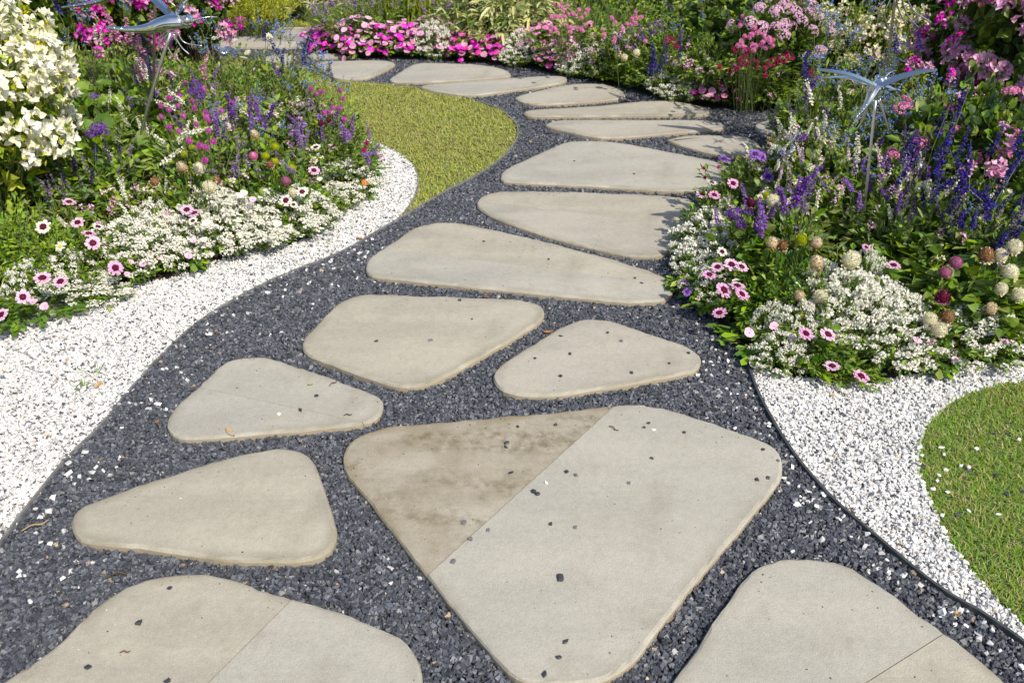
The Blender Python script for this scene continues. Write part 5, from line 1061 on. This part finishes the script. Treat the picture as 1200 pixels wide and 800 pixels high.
# fine mixed bloom between the larger plants
GM = 'airy filler plants'
for x, y, z, fl, n, lab in [
    (250,112,.34,['sp_lav','cl_speck','sp_violet'],26,'airy filler with lilac and ivory specks behind the globe flowers'),(300,128,.30,['cl_lil','cl_speck','sp_blue'],24,'airy filler with lilac specks in the middle of the left bed'),(340,128,.28,['cl_tiny','cl_speck','sp_lav'],24,'airy filler with pink specks left of the lawn side globe flowers'),
    (370,150,.24,['sp_violet','cl_lil'],20,'airy filler with violet bloom above the daisies at the bed tip'),(340,180,.22,['sp_violet','cl_tiny','cl_speck'],22,'airy filler with violet and pink bloom right of the lime pompons'),(280,205,.22,['cl_lil','sp_lav','cl_speck'],24,'airy filler with lilac bloom between cream and lime pompons'),
    (215,215,.20,['cl_tiny','cl_speck'],16,'airy filler with pink specks above the left white cloud'),(150,235,.20,['cl_tiny','cl_speck','sp_white'],18,'airy filler with pinkish white bloom above the three pink daisies'),(160,110,.36,['cl_lil','sp_white','cl_speck'],18,'airy filler in the heart leaved plants by the slanting pole'),(200,80,.42,['cl_tiny','sp_pink','sp_violet'],16,'airy filler with pink bloom under the lower left dragonfly'),
    (400,190,.16,['cl_tiny','sp_violet'],14,'airy filler with purple bloom at the very tip of the left bed'),(100,215,.22,['sp_lav','sp_dark'],12,'airy filler with slaty spikes below the white bougainvillea'),
    (935,180,.28,['cl_speck','sp_white','cl_lil'],26,'airy filler with white and lilac specks at the back corner of the right bed'),(965,150,.36,['cl_speck','sp_white','sp_lav'],26,'airy filler with white spikes below the deep blue salvia'),(995,160,.38,['sp_rosy','cl_speck','sp_blue'],24,'airy filler with blush spikes left of the right dragonfly'),
    (960,205,.30,['sp_rosy','cl_speck'],22,'airy filler with blush bloom behind the violet salvia'),(1040,205,.36,['sp_rosy','cl_tiny','sp_violet'],22,'airy filler with rosy bloom right of the steel pole'),(1080,215,.36,['cl_tiny','sp_white','sp_purple'],22,'airy filler among the tall indigo spikes'),(1150,230,.36,['cl_tiny','cl_speck','sp_indigo'],20,'airy filler between the two indigo groups'),
    (900,245,.24,['sp_violet','cl_lil','cl_speck'],22,'airy filler with violet bloom over the tan pompons'),(1170,275,.30,['cl_speck','sp_lav'],14,'airy filler above the stacked pale pompons'),(1085,110,.5,['cl_tiny','sp_blue','cl_lil'],22,'airy filler behind the right dragonfly wing'),(1010,75,.5,['cl_speck','sp_blue'],24,'airy filler with cream and blue specks around the upper right pole'),
    (730,40,.30,['cl_tiny','cl_lil'],24,'airy filler with pink specks in the back bed behind the white blooms'),(790,30,.34,['cl_speck','cl_lil','sp_violet'],24,'airy filler with lilac specks in the dark part of the back bed'),(830,60,.28,['cl_tiny','cl_speck'],24,'airy filler with pink specks above the hanging pink impatiens'),(690,60,.22,['cl_tiny'],18,'airy filler with pink specks behind the diagonal impatiens'),(935,60,.34,['cl_tiny','sp_white','sp_blue'],24,'airy filler left of the cream flowered shrubs'),(905,105,.2,['cl_tiny','cl_lil'],18,'airy filler near the path branch in the back bed'),
    (720,84,.14,['cl_speck','sp_blue'],10,'airy filler with few blue specks over the bright green bush')]:
    auto('filler_plant', lab, 'flowering plant', x, y, z, 'airy', fl, int(n * 1.3), .2, z * .95, .03, .72, GM)
# ------------------------------------------------------------------ steel dragonflies
def steel(name, c, rough):
    m, nt, b = mat_new(name); b.inputs['Base Color'].default_value = (*c, 1); b.inputs['Metallic'].default_value = 1; b.inputs['Roughness'].default_value = rough
    N, L = nt.nodes, nt.links; tc = N.new('ShaderNodeTexCoord'); no = N.new('ShaderNodeTexNoise'); no.inputs['Scale'].default_value = 60
    L.new(tc.outputs['Object'], no.inputs['Vector']); bp = N.new('ShaderNodeBump'); bp.inputs['Strength'].default_value = .15; bp.inputs['Distance'].default_value = .002
    L.new(no.outputs[0], bp.inputs['Height']); L.new(bp.outputs[0], b.inputs['Normal']); return m
M_st = steel('polished_steel', (.72, .73, .74), .10); M_st2 = steel('brushed_steel', (.55, .55, .53), .28); M_pole = steel('satin_steel', (.74, .74, .74), .34); M_old = steel('dull_steel', (.36, .34, .27), .35)
def tube_path(g, pts, rad, mat=0, seg=10):
    p = spline(np.array(pts, float), False, n=6) if len(pts) > 2 else np.array(pts, float)
    n = len(p); rr = np.interp(np.linspace(0, 1, n), np.linspace(0, 1, len(rad)), rad) if np.iterable(rad) else np.full(n, rad)
    t = unit(np.gradient(p, axis=0)); s = unit(np.cross(t, [.13, .21, 1.])); u = np.cross(t, s); a = np.arange(seg) * 2 * math.pi / seg
    V = p[:, None] + (s[:, None] * np.cos(a)[None, :, None] + u[:, None] * np.sin(a)[None, :, None]) * rr[:, None, None]
    i = np.arange(n - 1)[:, None] * seg; j = np.arange(seg)[None]
    F = np.stack([i + j, i + (j + 1) % seg, i + seg + (j + 1) % seg, i + seg + j], -1).reshape(-1, 4)
    g.add(V.reshape(-1, 3), F, mat, True); g.F.append((np.array([list(range(seg))[::-1], [(n - 1) * seg + k for k in range(seg)]]) + g.n - n * seg, mat, False))
def wing(g, root_, tip, width, th=.003, nrm=(0, 0, 1), bow=.02):
    """a long steel blade with a crease along its middle"""
    root_, tip = np.array(root_, float), np.array(tip, float); d = unit(tip - root_); L_ = np.linalg.norm(tip - root_)
    s = unit(np.cross(d, nrm)); u = np.cross(s, d); n = 12; V = []
    for k in range(n + 1):
        t = k / n; w = width * (math.sin(math.pi * min(1, (t * .93 + .07) ** .62)) ** .6 * .5 + .06) if 0 < k < n else width * .10
        c = root_ + d * L_ * t + u * bow * math.sin(math.pi * t)
        for q, hgt in ((-1, 0), (0, width * .16), (1, 0)):
            for z in (-th / 2, th / 2): V.append(c + s * w * q + u * (hgt * (1 - t * .6) + z))
    F = []
    for k in range(n):
        b = k * 6
        for q in (0, 1):
            o = b + q * 2; F += [(o + 1, o + 3, o + 9, o + 7), (o, o + 6, o + 8, o + 2)]
        F += [(b, b + 1, b + 7, b + 6), (b + 4, b + 10, b + 11, b + 5)]
    F += [(0, 2, 3, 1), (2, 4, 5, 3), (n*6, n*6+1, n*6+3, n*6+2), (n*6+2, n*6+3, n*6+5, n*6+4)]
    g.add(np.array(V), np.array(F), 0)
def dragonfly(label, base, hub, tail, head, wings, legs, pole_r=.006, pole_mat=None, pole_top=None, blen=None, wing_w=.035, old_pole=False, bend=0., fat=1.):
    base, hub, tail, head = [np.array(v, float) for v in (base, hub, tail, head)]
    t = root('dragonfly_sculpture', base, label, 'garden sculpture', 'steel dragonflies on poles'); o = base
    def part(name, fn, mat, par=t):
        g = Geo(); fn(g); return link(name, g.mesh(name, [mat]), par)
    pt = np.array(pole_top if pole_top is not None else hub, float)
    mid = (base + pt) / 2 + np.array([bend, 0, 0])
    part('pole', lambda g: tube_path(g, [(0, 0, -.05), mid - o, pt - o], pole_r), M_old if old_pole else M_pole)
    d = unit(head - tail); L_ = np.linalg.norm(head - tail)
    def body(g):
        sag = np.array([0, 0, -1.]) * L_ * .05
        pts = [tail - o, tail + d * L_ * .25 + sag * .9 - o, tail + d * L_ * .55 + sag - o, tail + d * L_ * .8 - o, head - o]
        tube_path(g, pts, [L_ * k_ * fat for k_ in (.012, .03, .045, .085, .10, .075)], 0, 14)
        p = spline(np.array(pts), False, n=6)
        for k in range(3, 16, 2):
            tt = k / (len(p) - 1); r_ = L_ * np.interp(tt, [0, .25, .5, .75], [.018, .036, .055, .09]) * fat
            tube_path(g, [p[k] - d * .003, p[k] + d * .003], r_ * .95, 0, 12)
    b = part('body', body, M_st)
    def hd(g):
        ball(g, L_ * .085, 0, V3(head + d * L_ * .05 - o), 14, 9, .95)
        s = unit(np.cross(d, [0, 0, 1.]))
        for q in (-1, 1): ball(g, L_ * .05, 0, V3(head + d * L_ * .08 + s * q * L_ * .06 + np.array([0, 0, L_ * .03]) - o), 10, 7)
    h_ = part('head', hd, M_st)
    s = unit(np.cross(d, [0, 0, 1.]))
    for q in (-1, 1): part('antenna', lambda g: tube_path(g, [head + d * L_ * .1 + s * q * L_ * .03 - o, head + d * L_ * .28 + s * q * L_ * .09 + np.array([0, 0, .006]) - o, head + d * L_ * .42 + s * q * L_ * .16 - o], [.0025, .001], 0, 5), M_st2, h_)
    for r0, t0, w_ in wings: part('wing', lambda g: wing(g, np.array(r0) - o, np.array(t0) - o, w_, bow=.012), M_st)
    for lg in legs: part('leg', lambda g: tube_path(g, [np.array(q) - o for q in lg], [.003, .0028, .002], 0, 6), M_st2)
    return t
# lower left dragonfly: body in the plane 3.55 m ahead
Y = 3.55; q = lambda x, y, dy=0.: GY(x, y, Y + dy)
gb = G(140, 215); gb = np.array([q(150, 185)[0], Y, .0])
dragonfly('steel dragonfly on a slanting pole, long tail pointing at the white bougainvillea', (q(143, 232)[0], Y, 0), q(200, 38), q(124, 32), q(214, 26), 
    [(q(204, 22), q(158, -16, .22), .034), (q(206, 20), q(262, -60, -.12), .034)],
    [[q(197, 36), q(186, 46), q(190, 60)], [q(200, 38), q(193, 46), q(202, 66)], [q(205, 37), q(207, 50), q(206, 52)], [q(203, 40), q(213, 56), q(222, 64)], [q(208, 38), q(216, 50), q(237, 54)], [q(198, 38), q(188, 50), q(186, 56)]], .0062, pole_top=q(200, 38), bend=-.012)
# upper left dragonfly: mostly above the frame
Y = 3.95; q = lambda x, y, dy=0.: GY(x, y, Y + dy)
dragonfly('upper left steel dragonfly, only its tail, legs and dull pole inside the picture', (q(176, 190)[0], Y, 0), q(196, -28), q(72, 9), q(205, -38),
    [(q(190, -32), q(140, -95, .1), .035), (q(196, -32), q(250, -100, -.1), .035)],
    [[q(186, -26), q(185, -4), q(196, 11)], [q(192, -26), q(196, -2), q(206, 8)], [q(199, -28), q(205, -8), q(214, 0)], [q(182, -26), q(176, -10), q(170, -4)]], .006, old_pole=True, pole_top=q(182, -24), fat=.5)
# small dragonfly low among the flowers
Y = 4.35; q = lambda x, y, dy=0.: GY(x, y, Y + dy)
dragonfly('small steel dragonfly sunk among the flowers left of the brick path', (q(258, 120)[0], Y, 0), q(258, 64), q(252, 57, .08), q(262, 63, -.06), 
    [(q(258, 61), q(248, 52), .035), (q(260, 61), q(274, 58), .05)], [[q(258, 64), q(252, 70), q(250, 76)], [q(260, 64), q(266, 70), q(268, 76)]], .004)
# right dragonfly: faces the camera, wings spread
Y = 2.9; q = lambda x, y, dy=0.: GY(x, y, Y + dy)
dragonfly('steel dragonfly with spread wings on the thin pole of the right bed', (q(1003, 350)[0], Y, 0), q(1025, 116), q(1004, 137, -.10), q(1030, 97, .04),
    [(q(1026, 102), q(958, 82, -.02), .050), (q(1028, 102), q(1098, 82, -.02), .046), (q(1024, 100, .02), q(968, 92, .16), .034), (q(1034, 104, .02), q(1052, 114, .08), .05)],
    [[q(1019, 114), q(1014, 135), q(1004, 152)], [q(1021, 116), q(1010, 140), q(1008, 152)], [q(1031, 116), q(1037, 138), q(1042, 155)], [q(1029, 118), q(1034, 130), q(1036, 140)], [q(1016, 104), q(1017, 118), q(1014, 128)]], .0045, pole_top=q(1026, 118), bend=-.004)
# upper right dragonfly: legs and pole in the picture
Y = 3.8; q = lambda x, y, dy=0.: GY(x, y, Y + dy)
dragonfly('upper right steel dragonfly, its hanging legs and pole entering from the top edge', (q(1012, 250)[0], Y, 0), q(1050, -8), q(1000, -30, .12), q(1062, -28, -.08),
    [(q(1048, -22), q(985, -70), .045), (q(1056, -22), q(1120, -70), .045)],
    [[q(1046, -8), q(1032, 8), q(1028, 34)], [q(1048, -8), q(1037, 16), q(1042, 36)], [q(1053, -8), q(1052, 8), q(1063, 32)], [q(1056, -10), q(1062, 16), q(1078, 34)], [q(1060, -12), q(1070, 12), q(1093, 27)], [q(1050, -6), q(1046, 14), q(1054, 28)]], .006, old_pole=True, pole_top=q(1050, -10), bend=.006)

# white post behind the striped clumps
c = G(641, 62); c[1] = 6.9; c[0] = GY(641, 6, 6.9)[0]
t = root('post', (c[0], c[1], 0), 'white wooden post behind the cream striped plants', 'post')
def boxg(g, x, y, z, sx, sy, sz, mat=0, b=.004):
    bm = bmesh.new(); bmesh.ops.create_cube(bm, size=1); bmesh.ops.scale(bm, vec=(sx, sy, sz), verts=bm.verts); bmesh.ops.bevel(bm, geom=bm.edges[:], offset=b, segments=2, affect='EDGES'); bmesh.ops.translate(bm, vec=(x, y, z), verts=bm.verts)
    bm.verts.ensure_lookup_table(); V = [v.co[:] for v in bm.verts]
    for k in (3, 4):
        F = [[v.index for v in f.verts] for f in bm.faces if len(f.verts) == k]
        if F:
            if k == 3: g.F.append((np.array(F) + g.n, mat, False))
            else: q4 = F
    g.add(V, q4, mat); bm.free()
g = Geo(); boxg(g, 0, 0, .40, .05, .05, .84); link('shaft', g.mesh('shaft', [simple_mat('white_paint', (.72, .72, .70), .5, var=.08, bscale=20)]), t)
g = Geo(); boxg(g, 0, 0, .832, .07, .07, .025); link('cap', g.mesh('cap', [bpy.data.materials['white_paint']]), t)

# ------------------------------------------------------------------ loose things
PEB = []
for k in range(5):
    bm = bmesh.new(); bmesh.ops.create_cube(bm, size=1.7)
    bmesh.ops.bevel(bm, geom=bm.edges[:], offset=.3, segments=1, affect='EDGES')
    ax, ay = random.uniform(-.5, .5), random.uniform(.85, 1.4)
    for v in bm.verts: v.co *= random.uniform(.68, 1.15); v.co.x = v.co.x * ay + v.co.y * ax; v.co.z *= .5
    me = bpy.data.meshes.new('pebble'); bm.to_mesh(me); bm.free(); PEB.append(me)
M_pd = simple_mat('dark_pebble', (.035, .038, .048), .5, var=.3, bscale=60); M_pg = simple_mat('grey_pebble', (.13, .135, .15), .6, var=.2, bscale=60); M_pw = simple_mat('white_pebble', (.72, .71, .68), .6, var=.1, bscale=60)
PM = {}
for nm, m in (('d', M_pd), ('g', M_pg), ('w', M_pw)):
    L_ = []
    for me in PEB: c_ = me.copy(); c_.materials.append(m); L_.append(c_)
    PM[nm] = L_
def pebble(px, py, kind, s, label, z=TOP):
    p = G(px, py, z); o = link('pebble', PM[kind][random.randrange(5)], loc=(p[0], p[1], z + s * .30), rot=(random.uniform(-.2, .2), random.uniform(-.2, .2), random.uniform(0, 6)), scale=s * .85)
    tag(o, label, 'pebble', {'d': 'dark pebbles lying on the slabs', 'g': 'dark pebbles lying on the slabs', 'w': 'white pebbles lying on the slabs'}[kind])
def near_label(px, py, what, slab, uniq={}):
    return f'{what} lying on {slab}'
PB = {
 'the stained brown half of the biggest slab': [(607,500,'d',.0055),(651,498,'d',.006),(594,519,'d',.007),(593,524,'d',.005),(599,554,'d',.006),(544,612,'g',.0065)],
 'the clean half of the biggest slab': [(551,632,'g',.0075),(572,621,'g',.0055),(531,658,'g',.007),(664,553,'d',.0065),(675,557,'g',.006),(645,614,'d',.0055),(674,618,'g',.0055),(737,566,'g',.0055),(760,496,'d',.006),(755,501,'d',.005),(802,507,'d',.0055),(764,537,'d',.005),(894,527,'d',.006),(912,540,'g',.006),(887,562,'d',.0065),(900,560,'d',.0055),(663,752,'d',.0065),(655,770,'d',.006),(638,790,'d',.007)],
 'the teardrop slab': [(657,394,'d',.0055),(712,390,'d',.0055),(728,400,'g',.0075),(668,415,'d',.006),(627,420,'d',.0055),(657,441,'d',.0075),(740,437,'d',.006),(784,426,'d',.0055),(807,414,'d',.0065)],
 'the four cornered slab above the small banded one': [(441,400,'d',.006),(505,399,'g',.007),(539,352,'d',.0065),(553,374,'d',.0045)],
 'the long slab tapering to the right': [(567,283,'d',.006),(643,304,'d',.0055),(744,326,'d',.0055),(752,332,'d',.0055)],
 'the small banded slab': [(371,464,'d',.0065),(352,481,'d',.007)],
 'the slab in the lower left corner': [(199,689,'d',.0065),(103,782,'d',.007),(60,758,'g',.006),(33,781,'g',.0065),(196,798,'d',.0065)],
 'the wide pale slab': [(743,204,'d',.006),(673,189,'d',.005)],
}
for slab, L_ in PB.items():
    for x, y, k, s in L_: pebble(x, y, k, s, ('small dark pebble' if k == 'd' else 'small grey pebble') + ' lying on ' + slab)
pebble(625, 576, 'd', .0085, 'pair of dark chips, left one, left of centre on the biggest slab'); pebble(630, 579, 'd', .008, 'pair of dark chips, right one, left of centre on the biggest slab')
pebble(657, 678, 'd', .0100, 'largest dark chip, low on the clean half of the biggest slab'); pebble(163, 730, 'd', .0090, 'largest dark chip on the lower left corner slab')
pebble(640, 566, 'w', .0055, 'white pebble near the dark pair on the biggest slab'); pebble(766, 504, 'w', .0055, 'white pebble near the top corner of the biggest slab'); pebble(327, 485, 'w', .0055, 'white pebble on the small banded slab')
M_l = [simple_mat('dead_leaf', (.32, .15, .045), .8, var=.35, bscale=40), simple_mat('dead_leaf_tan', (.42, .27, .12), .8, var=.3, bscale=40), simple_mat('dead_leaf_brown', (.12, .06, .03), .8, var=.3, bscale=40), simple_mat('fresh_leaf', (.25, .35, .04), .6, var=.2, bscale=40)]
def fallen(px, py, m, L_, label, z=.016, w=.5, name='fallen_leaf'):
    p = G(px, py, z); g = Geo(); n = 7; V = []
    cr = random.uniform(.2, .5)
    for k in range(n + 1):
        t = k / n; ww = L_ * w * math.sin(math.pi * (t * .94 + .03)) ** .8 * .5 * random.uniform(.8, 1.15); x = (t - .5) * L_; z0 = L_ * .15 * (2 * t - 1) ** 2
        V += [(x, -ww, z0 + ww * cr + .002), (x, 0, z0 + .002), (x, ww, z0 + ww * cr + .002)]
    F = [(k * 3 + j, k * 3 + 3 + j, k * 3 + 4 + j, k * 3 + 1 + j) for k in range(n) for j in (0, 1)]; g.add(V, F)
    me = g.mesh(name, [M_l[m]]); o = link(name, me, loc=(p[0], p[1], z), rot=(random.uniform(-.2, .2), random.uniform(-.2, .2), random.uniform(0, 6.28)))
    md = o.modifiers.new('thick', 'SOLIDIFY'); md.thickness = .0006; tag(o, label, 'leaf', 'fallen leaves and flakes')
for a in [(423,280,0,.035,'rust brown leaf on dark gravel near the lower end of the crescent lawn'),(435,271,0,.022,'small rust leaf against the edging at the lower tip of the lawn'),(83,447,1,.022,'tan leaf on the white gravel left of the grass sprigs'),(115,452,1,.034,'tan leaf on the white gravel right of the grass sprigs'),
          (270,508,1,.040,'ragged tan leaf stuck to the front edge of the small banded slab',.03),(253,389,0,.02,'orange leaf scrap high on the dark gravel left of the four cornered slab'),(247,413,1,.016,'tan leaf scrap above the small banded slab'),(346,386,1,.02,'tan leaf scrap left of the four cornered slab'),
          (184,495,0,.014,'orange flake left of the small banded slab'),(117,540,0,.018,'orange flake on the dark gravel near the white gravel edging'),(643,390,0,.032,'orange leaf at the upper left edge of the teardrop slab',.022),(571,348,2,.034,'brown leaf between the four cornered and the long slab',.03),
          (540,436,0,.018,'orange flake between the four cornered and teardrop slabs'),(677,360,1,.014,'tan flake above the teardrop slab'),(998,602,2,.036,'curled brown leaf against the edging on the right'),(979,464,1,.030,'tan leaf on the white gravel below the right bed'),
          (622,144,0,.024,'orange leaf left of the thin long slabs'),(586,127,0,.02,'orange leaf near the top right curve of the lawn'),(622,167,1,.024,'tan leaf on the gravel right of the lawn curve'),(511,109,0,.02,'reddish flake at the top edge of the crescent lawn'),
          (364,451,3,.016,'small fresh green leaf on the small banded slab',TOP),(737,100,1,.03,'yellow leaf near the short pointed slab'),(818,127,1,.03,'yellow leaf at the impatiens end of the thin slab',TOP),(1055,640,2,.022,'brown bit on the gravel near the edging, lower right'),(437,258,0,.02,'brown flake on the lower tip of the crescent lawn'),(1122,720,1,.022,'tan flake on the dark gravel in the lower right')]:
    fallen(*a)
def twig(px, py, a, L_, label, z=TOP):
    p = G(px, py, z); g = Geo(); tube_path(g, [(-L_ / 2, 0, .003), (-L_ * .1, L_ * .06, .006), (L_ * .2, -.01 * L_, .003), (L_ / 2, L_ * .08, .004)], [.0012, .0016, .001], 0, 5)
    tube_path(g, [(L_ * .1, 0, .003), (L_ * .3, -L_ * .14, .004)], .0007, 0, 4)
    tag(link('twig', g.mesh('twig', [M_l[2] if L_ < .05 else M_l[1]]), loc=(p[0], p[1], z), rot=(0, 0, a)), label, 'twig', 'twigs')
twig(719, 503, -.8, .03, 'short twig near the top of the biggest slab'); twig(391, 450, .9, .03, 'twig at the right end of the small banded slab'); twig(408, 487, .1, .022, 'tiny twig on the right tip of the small banded slab')
twig(142, 673, .2, .04, 'straw coloured twig between the two lower left slabs', .016); twig(42, 617, .6, .06, 'straw stalk on the dark gravel at the lower left'); twig(318, 672, -1., .03, 'bent straw in the gravel under the egg shaped slab', .016); twig(147, 765, .1, .02, 'tiny twig on the lower left corner slab')
for x, y, n, h, lab in [(98,458,22,.055,'sprig of grass growing in the white gravel'),(112,440,8,.075,'thin bent grass blade in the white gravel beside the sprig'),(62,427,10,.03,'faint flat weed in the white gravel, left of the sprig'),(30,412,8,.025,'weed scrap in the white gravel at the left edge'),(383,286,20,.03,'small weed in the white gravel near the lower left lawn tip'),(1056,600,10,.025,'tiny weed in the white gravel of the right patch'),(122,462,8,.03,'tiny weed next to the tan leaf on the white gravel')]:
    p = G(x, y, .01); tag(link('weed', grass_tuft(n, .02, h, .0030, ['bright', 'mid'], 1.1), loc=(p[0], p[1], .008)), lab, 'weed')
# stray chips on the right lawn
wl_ = [(1104,522),(1107,530),(1081,531),(1145,523),(1127,543),(1136,545),(1110,548),(1101,554),(1099,561),(1083,566),(1094,570),(1111,574),(1171,600),(1136,596),(1105,601),(1195,512)]
for k, (x, y) in enumerate(wl_):
    p = G(x, y, .03); tag(link('lawn_pebble', PM['w'][random.randrange(5)], loc=(p[0], p[1], .024), rot=(0, 0, random.uniform(0, 6)), scale=random.uniform(.0045, .0065)), 'white chip lying in the grass of the right corner lawn', 'pebble', 'white chips in the right corner lawn')
for k, (x, y) in enumerate([(1083,543),(1134,549),(1168,554),(1181,575),(1133,580),(1112,580),(1199,573),(1123,599),(1165,505),(1182,506)]):
    p = G(x, y, .03); tag(link('lawn_pebble', PM['d'][random.randrange(5)], loc=(p[0], p[1], .022), rot=(0, 0, random.uniform(0, 6)), scale=random.uniform(.005, .007)), 'dark chip lying in the grass of the right corner lawn', 'pebble', 'dark chips in the right corner lawn')
